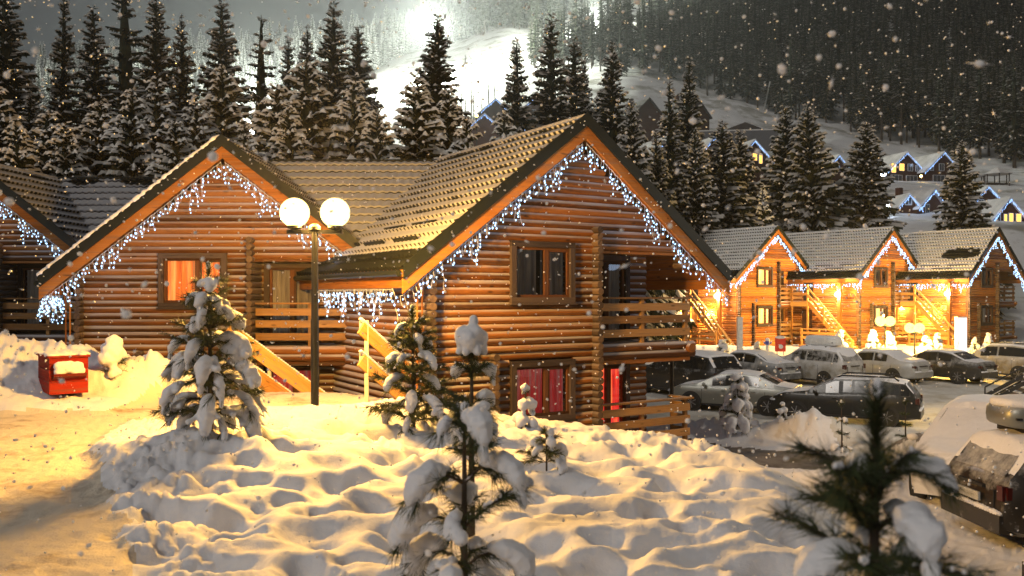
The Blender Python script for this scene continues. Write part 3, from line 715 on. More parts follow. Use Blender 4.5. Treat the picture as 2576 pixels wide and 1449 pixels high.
# ------------------------------------------------------------------ icicle light strings
BULB = {}
def bulb_mesh(r, mat):
    if (r, mat) not in BULB:
        m = MB(); m.sph((0, 0, 0), (r, r, r * 1.5), 1); BULB[(r, mat)] = m.mesh('bulb', M[mat], True)
    return BULB[(r, mat)]
def icicle(label, pts, drop, step=0.095, r=0.0165, group='icicle light strings on the cabins', mat='led', indiv=100, wire=True, seed=1, power=3.0, nl=3, out=(0, 0, 0), dens=1.0):
    """pts: corners of the hanging wire in world space; drops of random length hang from it"""
    rnd = random.Random(seed)
    L = thing('icicle_lights', label, 'string lights', pts[0], 0, group)
    o = Vector(pts[0]); wm = MB(); bulbs = []
    for A, B in zip(pts, pts[1:]):
        A, B = Vector(A) - o, Vector(B) - o; n = max(2, int((B - A).length / step))
        line = []
        for i in range(n + 1):
            p = A.lerp(B, i / n); line.append(p + Vector((0, 0, -0.03 * abs(math.sin(i * 1.3)))))
            ln = drop * rnd.uniform(0.25, 1.0) * (1.25 if rnd.random() < 0.15 else 1) * (0.35 + 0.65 * (0.5 + 0.5 * math.sin(i * 0.52 + seed)))
            q = p.copy(); dp = [q.copy()]; s = 0
            while s < ln:
                st = rnd.uniform(0.075, 0.14) / dens; s += st
                q = q + Vector((rnd.uniform(-0.035, 0.035), rnd.uniform(-0.035, 0.035), -st)); dp.append(q.copy())
                if s > 0.07:
                    off = Vector((rnd.uniform(-0.05, 0.05), rnd.uniform(-0.05, 0.05), rnd.uniform(-0.03, 0.01)))
                    bulbs.append((q + off, rnd.uniform(0.75, 1.2)))
                    if wire: wm.tube([q, q + off], 0.0035, 3, 0, False)
            if wire and len(dp) > 1: wm.tube(dp, 0.0035, 3, 0, False)
        if wire: wm.tube(line, 0.005, 4, 0, False)
    if wire: wm.build('wire', M['wire'], L)
    me = bulb_mesh(r, mat); k = max(1, len(bulbs) // indiv) if indiv else 10 ** 9
    rest = MB(); c = 0
    for i, (p, s) in enumerate(bulbs):
        if indiv and i % k == 0 and c < indiv:
            b = put('bulb', me, L, p); b.scale = (s, s, s); c += 1
        else: rest.sph(p, (r * s, r * s, r * s * 1.5), 1)
    if rest.v: rest.build('bulbs', M[mat], L, True, kind='stuff')
    for i in range(nl):
        t = (i + 0.5) / nl; seg = t * (len(pts) - 1); a = Vector(pts[int(seg)]); b = Vector(pts[int(seg) + 1])
        lamp('string_glow', a.lerp(b, seg - int(seg)) + Vector((0, 0, -drop * 0.6)) + Vector(out), power, (0.50, 0.68, 1.0), 0.25)
    return L
mb = MB(); rv = random.Random(8)
for i in range(120):
    x = XE * (0.02 + 0.98 * i / 119); r = rv.uniform(0.05, 0.085); mb.sph((-x, -0.47 + rv.uniform(-0.02, 0.05), roof_z(x) + 0.10 + r * 0.5), (0.07, 0.10, r), 1)
lip = mb.build('snow_lip', M['clump'], [c for c in cab_L.children if c.name.split('.')[0] == 'roof'][0], True)
m_ = lip.modifiers.new('merge', 'REMESH'); m_.mode = 'VOXEL'; m_.voxel_size = 0.025; m_.use_smooth_shade = True
def cab_pt(cab, p): return Matrix.Translation(cab.location) @ Matrix.Rotation(cab.rotation_euler.z, 4, 'Z') @ Vector(p)
def gable_pts(cab, side, x0=0.05, x1=XE + 0.02):
    d = 0.37 / SLC
    return [cab_pt(cab, (side * x1, -0.42, roof_z(x1) - d)), cab_pt(cab, (side * x0, -0.42, roof_z(x0) - d))]
def outw(cab, d=0.35): return Matrix.Rotation(cab.rotation_euler.z, 3, 'Z') @ Vector((0, -d, 0))
for cab, nm, sd in ((cab_R, 'the big middle cabin', 3), (cab_L, 'the cabin behind the street lamp', 9)):
    icicle('icicle lights down the left gable edge of ' + nm, gable_pts(cab, -1), 0.55, seed=sd, power=8, nl=4, out=outw(cab))
    icicle('icicle lights down the right gable edge of ' + nm, gable_pts(cab, 1), 0.55, seed=sd + 1, power=8, nl=4, out=outw(cab))
icicle('icicle lights on the right gable edge of the cabin cut off at the left', gable_pts(cab_0, 1), 0.55, seed=15, power=5.5, nl=3, out=outw(cab_0))
icicle('dense icicle lights under the left eave of the big middle cabin', [cab_pt(cab_R, (-XE + 0.03, 0.05, ZE - 0.34)), cab_pt(cab_R, (-XE + 0.03, 4.4, ZE - 0.34))], 0.62, 0.075, seed=22, power=7, nl=3)
icicle('bunched light string at the lower left roof corner of the cabin behind the street lamp', [cab_pt(cab_L, (-XE + 0.06, -0.40, ZE - 0.34)), cab_pt(cab_L, (-XE - 0.02, 0.6, ZE - 0.34))], 0.6, 0.035, seed=25, power=5, nl=1, dens=1.3)
# ------------------------------------------------------------------ the row of three cabins beyond the car park
HZ = -3.02; HR = 37.0
Hpos = [P(1958, 742, 54.6), P(2249, 742, 55.4), P(2514, 742, 56.2)]
def htrans(p): return p + Matrix.Rotation(R(HR), 3, 'Z') @ Vector((0, 0.5, 0)) + Vector((0, 0, HZ))
def hsnow(a, b): return np.where(b < 0.62, -0.7, np.where(b < 1.6, 1.3, 1.02))
hg = [(1.15, 0.6, 1.3), (1.15, 2.4, 1.3), (1.15, 4.2, 1.3), (0.8, 1.5, 1.3), (0.8, 3.3, 1.3)]
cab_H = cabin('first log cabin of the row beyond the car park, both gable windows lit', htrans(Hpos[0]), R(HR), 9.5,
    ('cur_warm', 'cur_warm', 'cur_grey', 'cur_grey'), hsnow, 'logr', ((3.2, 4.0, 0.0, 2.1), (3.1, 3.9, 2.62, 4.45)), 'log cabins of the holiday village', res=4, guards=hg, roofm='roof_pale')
pl = MB(); pl.bx(-3.55, 2.65, -0.12, 9.5, -2.2, -0.32); pl.bx(2.6, 3.3, -0.1, 1.2, -2.2, -0.32); pl.build('plinth', M['stone'], cab_H)
def porch(cab):
    XW = -3.45
    dk = MB(); dk.bx(-4.75, XW - 0.08, 2.7, 4.7, 2.50, 2.60); dk.bx(-4.80, -4.70, 2.68, 4.72, 2.28, 2.55); dk.bx(-4.75, XW - 0.08, 2.66, 2.72, 2.26, 2.52)
    deck = dk.build('porch_deck', M['rail'], cab)
    for z in (3.0, 3.55):
        r = MB(); r.bx(-4.79, -4.74, 2.7, 4.7, z, z + (0.16 if z < 3.2 else 0.09)); r.build('rail', M['rail'], deck)
    for y in (2.72, 3.9, 4.66):
        r = MB(); r.bx(-4.74, -4.64, y - 0.05, y + 0.05, -0.3, 3.7 if y != 3.9 else 3.6); r.build('post', M['rail'], deck)
    st = MB(); A = Vector((0, 2.68, 2.55)); B = Vector((0, -0.55, -0.85))
    st.beam(A + Vector((-4.72, 0, 0)), B + Vector((-4.72, 0, 0)), 0.06, 0.26); st.beam(A + Vector((-3.72, 0, 0)), B + Vector((-3.72, 0, 0)), 0.06, 0.26)
    stair = st.build('staircase', M['rail'], cab)
    n = 14
    for i in range(n):
        p = A.lerp(B, (i + 0.6) / n); t = MB(); t.bx(-4.68, -3.76, p.y - 0.14, p.y + 0.14, p.z - 0.02, p.z + 0.02); t.bx(-4.66, -3.78, p.y - 0.13, p.y + 0.12, p.z + 0.021, p.z + 0.055, 1); t.build('tread', [M['tread'], M['snow']], stair)
    for dz in (0.48, 0.95):
        r = MB(); r.beam(A + Vector((-4.76, 0, dz)), B + Vector((-4.76, 0, dz)), 0.04, 0.15 if dz < 0.6 else 0.10); r.build('handrail', M['rail'], stair)
    for t in (0.36, 0.68, 0.97):
        p = A.lerp(B, t); r = MB(); r.bx(-4.80, -4.70, p.y - 0.05, p.y + 0.05, p.z - 0.15, p.z + 1.0); r.build('post', M['rail'], stair)
    te = MB(); te.bx(-5.25, XW - 0.08, -0.1, 3.0, -0.30, -0.16); te.bx(-5.2, XW - 0.08, 0.0, 2.9, -2.2, -0.31, 1)
    ter = te.build('terrace', [M['rail'], M['stone']], cab)
    for z in (0.22, 0.52, 0.82):
        r = MB(); r.bx(-5.24, -5.19, 0.3, 2.9, z, z + (0.16 if z < 0.8 else 0.06)); r.build('rail', M['rail'], ter)
    for y in (0.3, 1.6, 2.86):
        r = MB(); r.bx(-5.19, -5.09, y - 0.05, y + 0.05, -0.16, 0.84); r.build('post', M['rail'], ter)
    po = MB(); po.bx(-4.48, -4.28, 0.55, 0.75, -0.3, ZE - 0.36); po.build('porch_post', M['fascia'], cab)
    po = MB(); po.bx(-4.75, -4.50, 4.5, 4.7, -0.3, ZE - 0.36); po.build('porch_post', M['fascia'], cab)
    d = MB(); d.bx(XW - 0.03, XW + 0.05, 3.25, 3.95, 0.0, 2.05); door = d.build('door', M['sash'], cab)
    h = MB(); h.sph((XW - 0.07, 3.34, 1.0), 0.04, 1); h.build('handle', M['metal'], door)
    d = MB(); d.bx(XW - 0.03, XW + 0.05, 3.15, 3.85, 2.64, 4.4); door = d.build('door', M['frame'], cab)
    h = MB(); h.sph((XW - 0.07, 3.24, 3.6), 0.04, 1); h.build('handle', M['metal'], door)
M['tread'] = plain('green_stair_tread', (0.03, 0.10, 0.06), 0.7)
porch(cab_H)
H2 = copy_tree(cab_H); H3 = copy_tree(cab_H)
H2.location = htrans(Hpos[1]); H3.location = htrans(Hpos[2])
H2['label'] = 'middle log cabin of the row beyond the car park, no lamp under its stairs'
H3['label'] = 'last log cabin of the row beyond the car park, numbered 62, roof partly bare'
def recurtain(cab, keys):
    ws = [c for c in cab.children if c.name.split('.')[0] == 'window']
    for w, k in zip(ws, keys):
        for c in w.children:
            if c.name.split('.')[0] == 'curtain': c.data = c.data.copy(); c.data.materials[0] = M[k]
recurtain(H2, ('cur_grey', 'cur_warm')); recurtain(H3, ('cur_grey', 'cur_grey'))
for c in H3.children:
    if c.name.split('.')[0] == 'roof':
        me = c.data.copy(); c.data = me; n = len(me.vertices); q = np.zeros(n * 3, np.float32); me.vertices.foreach_get('co', q); q = q.reshape(-1, 3)
        s = np.zeros(n, np.float32); me.attributes['sn'].data.foreach_get('value', s)
        d = ((q[:, 1] - 0.9) / 1.5) ** 2 + ((q[:, 2] - 5.75) / 0.42) ** 2 + 0.5 * fbm(q[:, 1] * 2.0, q[:, 2] * 3.0, 3, 7)
        s[(d < 0.75) & (q[:, 0] < 0)] = -0.4; me.attributes['sn'].data.foreach_set('value', s)
fc = bpy.data.curves.new('house_number', 'FONT'); fc.body = '62'; fc.size = 0.42; fc.extrude = 0.015; fc.offset = 0.014; fc.materials.append(plain('cream_number', (0.75, 0.66, 0.25), 0.5))
fo = bpy.data.objects.new('house_number_text', fc); COL.objects.link(fo); bpy.context.view_layer.update(); nme = bpy.data.meshes.new_from_object(fo.evaluated_get(bpy.context.evaluated_depsgraph_get())); bpy.data.objects.remove(fo)
fo = put('house_number', nme, H3); fo.location = (-3.56, 1.6, 2.05); fo.rotation_euler = (R(90), 0, R(-90))
# lamps on the porch posts and under the stairs
def globe_part(parent, p, r, mat, nm='lamp_globe'):
    g = MB(); g.sph(p, r, 2); return g.build(nm, M[mat], parent, True)
for cab, lp in ((cab_H, (-4.60, 0.65, 2.95)), (H2, (-4.60, 0.65, 3.05)), (H3, (-4.60, 0.65, 3.1))):
    globe_part(cab, lp, 0.20, 'globe_w'); lamp('porch_post_light', cab_pt(cab, lp), 2900, (1.0, 0.68, 0.34), 0.12)
    b = MB(); b.tube([(lp[0], lp[1], lp[2] + 0.19), (lp[0] + 0.12, lp[1], lp[2] + 0.28), (-4.38, lp[1], lp[2] + 0.28)], 0.02, 6); b.build('lamp_bracket', M['metal'], cab)
for cab, lp in ((cab_H, (-3.72, 2.0, 1.75)), (cab_H, (-3.66, 4.2, 2.2)), (H3, (-3.72, 2.1, 1.6)), (H3, (-3.66, 4.2, 2.2))):
    globe_part(cab, lp, 0.09, 'bulkhead', 'porch_lamp')
for cab, nm, sd in ((cab_H, 'first', 41), (H2, 'middle', 51), (H3, 'last', 61)):
    kw = dict(step=0.11, r=0.031, wire=False, indiv=100, dens=1.0)
    icicle(f'icicle lights on the near gable edge of the {nm} cabin beyond the car park', gable_pts(cab, -1), 0.5, seed=sd, power=7, nl=2, out=outw(cab), **kw)
    icicle(f'icicle lights on the far gable edge of the {nm} cabin beyond the car park', gable_pts(cab, 1), 0.5, seed=sd + 1, power=7, nl=2, out=outw(cab), **kw)
    icicle(f'icicle lights along the eave above the stairs of the {nm} cabin beyond the car park', [cab_pt(cab, (-XE, -0.3, ZE - 0.36)), cab_pt(cab, (-XE, 5.6, ZE - 0.36))], 0.5, seed=sd + 2, power=8, nl=2, **kw)

# ------------------------------------------------------------------ spruces
def spruce(h, rad, seed, whorl=0.42, per=9, bare=0.08, snow=0.75, lean=0.0, power=0.85, nseg=4, trunk=True, crown_only=False):
    """returns (crown mesh builder, trunk mesh builder); crown: material 0 needles, 1 snow"""
    rnd = random.Random(seed); cr = MB(); tr = MB()
    n = 8
    tr.tube([(0, 0, -0.6), (0.02 * h * lean, 0, h * 0.5), (0, 0, h * 0.985)], [rad * 0.10 + 0.03, rad * 0.06 + 0.02, 0.012], n)
    z = h * bare
    while z < h * 0.985:
        t = (z / h - bare) / (1 - bare)
        L0 = rad * (1 - t) ** power * (0.55 + 0.45 * min(1, t * 6)) + 0.10
        k = max(4, int(per * (0.55 + 0.45 * (1 - t)))); a0 = rnd.random() * 6.28
        for i in range(k):
            a = a0 + 6.283 * i / k + rnd.uniform(-0.3, 0.3); L = L0 * rnd.uniform(0.66, 1.12); zz = z + rnd.uniform(-0.5, 0.5) * whorl
            if rnd.random() < 0.06: continue
            dx, dy = math.cos(a), math.sin(a); px, py = -dy, dx
            up = 0.55 * t - 0.10; dr = rnd.uniform(0.42, 0.62) * (1 - 0.55 * t)
            sp = []
            for j in range(nseg + 1):
                s = j / nseg; rr = L * s
                sp.append(Vector((dx * rr, dy * rr, zz + L * (up * s - dr * s * s + 0.12 * s ** 4))))
            w0 = L * rnd.uniform(0.24, 0.36)
            lo_, hi_ = [], []
            for j in range(nseg):
                s = (j + 0.5) / nseg; w = w0 * (1.15 - 0.75 * s) * (0.35 if j == 0 else 1.0)
                mid = sp[j].lerp(sp[j + 1], 0.9)
                for sg in (-1, 1):
                    ww = w * rnd.uniform(0.6, 1.25); hang = ww * rnd.uniform(0.35, 0.9)
                    e = mid + Vector((px * sg * ww + dx * ww * 0.45, py * sg * ww + dy * ww * 0.45, -hang))
                    e2 = sp[j] + Vector((px * sg * ww * 0.55, py * sg * ww * 0.55, -hang * 0.8))
                    nx = sp[j + 1]
                    cr.add([sp[j], e2, e, nx], [(0, 1, 2, 3)], 0)
                    dn = Vector((0, 0, -w * rnd.uniform(0.4, 0.8)))
                    cr.add([sp[j], e2 * 0.5 + e * 0.5 + dn, nx], [(0, 1, 2)], 0)
                    if rnd.random() < snow and j >= (1 if nseg > 3 else 0):
                        th = 0.03 + 0.05 * min(1, L); q = rnd.uniform(0.62, 0.95)
                        u_ = Vector((0, 0, th))
                        a1 = sp[j] + u_; b1 = nx + u_ * 0.8; c1 = nx.lerp(e, q) + u_ * 0.35 + Vector((dx, dy, 0)) * th * 0.3; d1 = sp[j].lerp(e2, q) + u_ * 0.35
                        m1 = (a1 + b1 + c1 + d1) / 4 + u_ * 0.55
                        cr.add([a1, b1, c1, d1, m1], [(0, 1, 4), (1, 2, 4), (2, 3, 4), (3, 0, 4)], 1)
            if rnd.random() < snow and nseg > 2:
                tip = sp[-1]; th = 0.05 + 0.05 * min(1, L)
                cr.add([tip + Vector((px * th, py * th, -th * .4)), tip + Vector((dx * th * 1.6, dy * th * 1.6, -th)), tip + Vector((-px * th, -py * th, -th * .4)), tip + Vector((-dx * th * 2, -dy * th * 2, th)), tip + Vector((0, 0, th))], [(0, 1, 4), (1, 2, 4), (2, 3, 4), (3, 0, 4)], 1)
        z += whorl * rnd.uniform(0.75, 1.2) * (1 - 0.45 * t)
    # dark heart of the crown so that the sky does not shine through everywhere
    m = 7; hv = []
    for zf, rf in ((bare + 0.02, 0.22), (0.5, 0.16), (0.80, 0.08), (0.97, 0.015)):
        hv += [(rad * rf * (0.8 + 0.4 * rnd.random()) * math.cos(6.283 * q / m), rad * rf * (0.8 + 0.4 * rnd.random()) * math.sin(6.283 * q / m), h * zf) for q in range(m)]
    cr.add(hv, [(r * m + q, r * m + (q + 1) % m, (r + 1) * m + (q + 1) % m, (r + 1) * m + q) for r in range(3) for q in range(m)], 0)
    return cr, tr
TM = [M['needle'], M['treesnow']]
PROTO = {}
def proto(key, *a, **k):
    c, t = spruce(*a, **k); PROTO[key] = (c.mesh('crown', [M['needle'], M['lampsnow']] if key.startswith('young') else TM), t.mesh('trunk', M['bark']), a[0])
# unit heights: tall slim old trees, shorter full ones
for i in range(4): proto(f'tall{i}', 19.0, (3.0, 3.3, 3.1, 2.8)[i], 100 + i, 0.44, 12, 0.04, 0.5)
for i in range(4): proto(f'young{i}', 9.0, (2.3, 2.5, 2.15, 2.6)[i], 140 + i, 0.34, 11, 0.02, 0.9, power=0.75)
for i in range(3): proto(f'valley{i}', 14.0, (3.9, 4.3, 3.6)[i], 160 + i, 0.42, 14, 0.02, 0.75, power=0.78)
proto('sparse', 19.0, 2.9, 181, 0.7, 7, 0.05, 0.35)
def tree(key, u, vtop, Y, wid=1.0, label=None, group=None, name='spruce_tree', zbase=None, cat='spruce'):
    x = (u - CU) * Y / F; zb = zat(x, Y) if zbase is None else zbase; zt = (HV - vtop) * Y / F
    c, t, h = PROTO[key]; s = (zt - zb) / h
    T = thing(name, label, cat, (x, Y, zb), random.uniform(0, 6.28), group); wv = random.uniform(0.86, 1.18); T.scale = (s * wid * wv, s * wid * wv, s); T.rotation_euler = (random.gauss(0, 0.018), random.gauss(0, 0.018), T.rotation_euler.z)
    put('trunk', t, T); put('crown', c, T); return T
TALL = [(28, -75, 46, 1.15), (92, 175, 52, .9), (122, 190, 50, .85), (157, -50, 48, .72), (252, 2, 47, 1.1), (345, -70, 52, 1.0), (392, -35, 46, .95), (466, 32, 47, .95), (571, -25, 45, 1.0), (654, 22, 50, .9), (726, 86, 52, .85), (768, 60, 50, .9), (826, 0, 46, 1.15), (884, 52, 49, 1.0)]
for i, (u, v, Y, w) in enumerate(TALL):
    tree('sparse' if i in (5, 9) else f'tall{i % 4}', u, v, Y, w, f'tall dark spruce on the skyline, {ORD[i]} counted from the left edge', 'tall dark spruces behind the left cabins')
rt = random.Random(77); BACK = [(10 + 44 * i + rt.uniform(-12, 12), rt.uniform(215, 320), rt.uniform(40, 44)) for i in range(22)]
for i, (u, v, Y) in enumerate(BACK):
    tree(f'tall{i % 4}', u, v, Y, rt.uniform(0.9, 1.15), 'dark spruce in the shadowed second row behind the left roofs', 'dark second row of spruces behind the left roofs')
FRONT = [(15, 210, 33, 1.0), (105, 268, 31, 1.05), (240, 248, 32, .95), (322, 225, 31, 1.0), (388, 190, 34, .9), (492, 245, 33, .95), (562, 165, 36, .85), (690, 205, 33, 1.05), (795, 140, 36, .95), (878, 185, 34, 1.0), (60, 300, 29.5, .8), (625, 300, 31, .8), (170, 305, 30, .8), (440, 290, 30.5, .85), (740, 260, 32, .85), (940, 270, 33, .85)]
for i, (u, v, Y, w) in enumerate(sorted(FRONT)):
    tree(f'young{i % 4}', u, v, Y, w, f'lamplit snow-laden spruce just behind the left roofs, {ORD[i]} from the left', 'lamplit spruces behind the left roofs')
MID = [('tall1', 1090, 32, 50, 1.1, 'tall open-topped spruce in front of the floodlit piste'), ('young1', 1042, 190, 37, .9, 'lamplit spruce left below the tall open-topped one'), ('young0', 1122, 215, 39, .9, 'dusky spruce right below the tall open-topped one'), ('young3', 1165, 288, 34, .9, 'snowy spruce whose top stands left of the middle cabin ridge'),
    ('tall2', 1291, 88, 52, 1.0, 'dark spruce between the violet-lit gable and the middle ridge'), ('young2', 1262, 278, 42, .9, 'small dark spruce beside the lit cottage gable'), ('tall3', 1386, 30, 53, 1.25, 'broad dark spruce standing alone left of the ridge peak'), ('tall0', 1420, 85, 55, 1.0, 'dark spruce close behind the broad one at the ridge'),
    ('tall2', 1470, 138, 58, .75, 'slim dark spruce just left of the middle gable peak'), ('valley1', 1500, 250, 60, .9, 'low dark spruce behind the middle gable peak'), ('tall1', 1546, 96, 55, 1.0, 'spiky dark spruce right of the middle gable peak'), ('valley0', 1598, 250, 52, .8, 'brownish spruce below the spiky one on the right slope'),
    ('tall3', 1690, 190, 60, 1.05, 'left one of the two tall brown spruces in front of the dark cottages'), ('tall0', 1722, 135, 63, 1.0, 'right one of the two tall brown spruces in front of the dark cottages'), ('valley1', 1745, 330, 60, .85, 'spruce just above the eave end of the middle cabin'), ('valley2', 1812, 300, 64, .95, 'snow-streaked spruce over the roof of the first row cabin'),
    ('valley0', 1862, 325, 66, .9, 'spruce in front of the cottage with two lit windows'), ('valley2', 1985, 262, 68, .85, 'rusty brown spruce over the middle row cabin'), ('valley1', 2052, 262, 66, 1.0, 'large snow-edged spruce over the middle row cabin'), ('valley0', 2162, 308, 68, .95, 'snow-clumped spruce left of the double-gabled chalet'),
    ('valley2', 2418, 352, 66, 1.05, 'full snowy spruce in front of the double-gabled chalet'), ('young1', 1926, 470, 64, .7, 'small brown spruce squeezed between the dark ones over the row cabins'), ('valley0', 1655, 330, 55, .7, 'dark spruce touching the right roof slope of the middle cabin')]
for k, u, v, Y, w, lb in MID: tree(k, u, v, Y, w, lb, 'spruces in the middle of the valley')

# ------------------------------------------------------------------ forest on the slopes
def forest_mesh(h, rad, seed, bare, snow, per=7, whorl=1.0, sm='forestsnow'):
    c, t = spruce(h, rad, seed, whorl, per, bare, snow, nseg=3)
    m = MB(); m.add(c.v, c.f, 0); m.mi = list(c.mi); o = len(m.v); m.add(t.v, t.f, 2)
    return m.mesh('forest_spruce', [M['needle'], M[sm], M['bark']])
M['litsnow'] = plain('floodlit_branch_snow', (0.80, 0.80, 0.80), 0.9, 0, 0.1, 0.4)  # lit copy of the branch snow for the floodlit wood
M['forestsnow'] = plain('shaded_forest_snow', (0.20, 0.19, 0.17), 0.9, 0, 0.3, 0.4)  # darkened copy, night shade put into the snow colour
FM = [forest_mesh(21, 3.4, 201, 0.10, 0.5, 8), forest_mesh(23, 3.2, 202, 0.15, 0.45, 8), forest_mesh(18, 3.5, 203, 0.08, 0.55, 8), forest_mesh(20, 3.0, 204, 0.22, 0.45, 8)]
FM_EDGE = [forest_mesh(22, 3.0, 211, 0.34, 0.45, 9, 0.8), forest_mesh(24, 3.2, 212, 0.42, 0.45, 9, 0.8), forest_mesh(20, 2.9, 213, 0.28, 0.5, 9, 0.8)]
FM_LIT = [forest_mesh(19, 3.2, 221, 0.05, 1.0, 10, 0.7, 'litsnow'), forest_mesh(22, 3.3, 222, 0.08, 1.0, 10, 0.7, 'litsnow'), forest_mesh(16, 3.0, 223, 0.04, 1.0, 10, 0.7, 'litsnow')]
EDGE_U = [1180, 1270, 1300, 1400, 1600, 1800, 2000, 2300, 2576, 3300]; EDGE_Y = [345, 300, 250, 222, 198, 196, 188, 160, 152, 150]
rf = np.random.default_rng(5)
front_pts, mass_pts, lit_front, lit_mass = [], [], [], []
yy = 195.0
while yy < 600:
    sp = 4.9 + yy * 0.0045
    for x in np.arange(-0.55 * yy, 0.98 * yy, sp):
        xx = x + rf.uniform(-1.9, 1.9); y = yy + rf.uniform(-1.9, 1.9); u = CU + F * xx / y
        if u > 1180:
            e = np.interp(u, EDGE_U, far(EDGE_Y)) + 5 * math.sin(u * 0.031) + 4 * math.sin(u * 0.011 + 2)
            if y < e: continue
            if 1190 < u < 1640 and far(244) + 0.02 * (u - 1400) < y < far(322): continue
            (front_pts if y < e + 25 and u < 2750 else mass_pts).append((xx, y))
        else:
            lo = np.interp(u, [-200, 300, 600, 800, 930, 1000, 1180], far([225, 235, 245, 262, 285, 315, 350]))
            if y < lo or rf.random() < 0.12: continue
            (lit_front if y < lo + 22 and u > -60 else lit_mass).append((xx, y))
    yy += sp
def single(me, x, y, label, group, s=None):
    o = put('forest_spruce', me); o.location = (x, y, zat(x, y) - 0.3); o.rotation_euler = (0, 0, random.uniform(0, 6.28)); s = s or random.uniform(0.75, 1.2); o.scale = (s, s, s * random.uniform(0.95, 1.1))
    return tag(o, label, 'spruce', group)
for x, y in front_pts[:160]: single(random.choice(FM_EDGE + FM), x, y, 'bare-stemmed dark spruce in the front line of the forest on the far slope', 'front line of the dark forest')
for x, y in lit_front[:70]: single(random.choice(FM_LIT), x, y, 'white snow-covered spruce at the foot of the floodlit wood beside the piste', 'front line of the floodlit wood')
mass_pts += front_pts[160:]; lit_mass += lit_front[70:]
def scatter(name, pts, protos, kind='stuff'):
    me = bpy.data.meshes.new(name); n = len(pts)
    co_ = np.array([(x, y, 0.0) for x, y in pts], np.float32)
    co_[:, 2] = hill_z(co_[:, 0].astype(float), co_[:, 1].astype(float)) - 0.3
    me.vertices.add(n); me.vertices.foreach_set('co', co_.ravel()); me.update()
    ob = bpy.data.objects.new(name, me); COL.objects.link(ob); ob['kind'] = kind
    pc = bpy.data.collections.new(name + '_kinds')
    for i, p in enumerate(protos):
        po = bpy.data.objects.new('forest_spruce_kind', p); pc.objects.link(po)
    ng = bpy.data.node_groups.new(name, 'GeometryNodeTree')
    ng.interface.new_socket('Geometry', in_out='INPUT', socket_type='NodeSocketGeometry'); ng.interface.new_socket('Geometry', in_out='OUTPUT', socket_type='NodeSocketGeometry')
    N = ng.nodes; L = ng.links
    gi = N.new('NodeGroupInput'); go = N.new('NodeGroupOutput'); ci = N.new('GeometryNodeCollectionInfo'); ci.inputs['Collection'].default_value = pc
    ci.inputs['Separate Children'].default_value = True; ci.inputs['Reset Children'].default_value = True
    m2p = N.new('GeometryNodeMeshToPoints'); ip = N.new('GeometryNodeInstanceOnPoints'); ip.inputs['Pick Instance'].default_value = True
    rs = N.new('FunctionNodeRandomValue'); rs.data_type = 'FLOAT'; rs.inputs[2].default_value = 0.72; rs.inputs[3].default_value = 1.25
    rr = N.new('FunctionNodeRandomValue'); rr.data_type = 'FLOAT_VECTOR'; rr.inputs[0].default_value = (-0.03, -0.03, 0); rr.inputs[1].default_value = (0.03, 0.03, 6.28)
    ri = N.new('FunctionNodeRandomValue'); ri.data_type = 'INT'; ri.inputs[4].default_value = 0; ri.inputs[5].default_value = len(protos) - 1
    L.new(gi.outputs[0], m2p.inputs[0]); L.new(m2p.outputs[0], ip.inputs['Points']); L.new(ci.outputs[0], ip.inputs['Instance'])
    L.new(rs.outputs[1], ip.inputs['Scale']); L.new(rr.outputs[0], ip.inputs['Rotation']); L.new(ri.outputs[2], ip.inputs['Instance Index'])
    L.new(ip.outputs[0], go.inputs[0])
    md = ob.modifiers.new('scatter', 'NODES'); md.node_group = ng; return ob
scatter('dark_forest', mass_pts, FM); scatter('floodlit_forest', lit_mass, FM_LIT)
print('forest', len(front_pts), len(mass_pts), len(lit_front), len(lit_mass))
# bare young birches along the piste
birch = MB()
rb = random.Random(3)
for k in range(5):
    x = 0.4 * (k - 2); birch.tube([(0, 0, -0.5), (0.1, 0, 6), (0.25, 0.1, 13)], [0.16, 0.11, 0.02], 6) if k == 0 else None
for k in range(60):
    z = rb.uniform(4.5, 12.5); a = rb.uniform(0, 6.28); L_ = (13.5 - z) * 0.22 + 0.3
    birch.tube([(0.1, 0, z), (0.1 + math.cos(a) * L_ * 0.6, math.sin(a) * L_ * 0.6, z + L_ * 0.7), (0.1 + math.cos(a) * L_, math.sin(a) * L_, z + L_ * 1.5)], [0.03, 0.018, 0.006], 3)
BM = birch.mesh('bare_tree', M['bark'])
for i, (u, v) in enumerate(((1140, 215), (1150, 205), (1162, 210), (1170, 190), (1185, 205), (1192, 180), (1245, 165), (1212, 225), (1228, 190))):
    Y = 222 + 8 * (i % 4); x = (u - CU) * Y / F
    o = put('bare_tree', BM); o.location = (x, Y, zat(x, Y)); o.rotation_euler = (0, 0, i * 1.7); s = 1.05 + 0.09 * (i % 5); o.scale = (s, s, s)
    tag(o, 'thin leafless tree on the snow slope below the floodlit piste', 'bare tree', 'leafless trees by the piste')
# ------------------------------------------------------------------ young pines laden with snow
def snow_blob(name, mb, parent, vox, mat='clump', disp=0.010):
    o = mb.build(name, M[mat], parent, True)
    m = o.modifiers.new('merge', 'REMESH'); m.mode = 'VOXEL'; m.voxel_size = vox; m.use_smooth_shade = True
    s = o.modifiers.new('soften', 'SMOOTH'); s.factor = 0.5; s.iterations = 4
    tx = bpy.data.textures.get('lumps') or bpy.data.textures.new('lumps', 'CLOUDS'); tx.noise_scale = 0.07
    d = o.modifiers.new('lumps', 'DISPLACE'); d.texture = tx; d.strength = disp; d.mid_level = 0.5; d.texture_coords = 'GLOBAL'
    t2 = bpy.data.textures.get('grains') or bpy.data.textures.new('grains', 'CLOUDS'); t2.noise_scale = 0.022
    d = o.modifiers.new('grains', 'DISPLACE'); d.texture = t2; d.strength = disp * 0.9; d.mid_level = 0.5; d.texture_coords = 'GLOBAL'
    return o
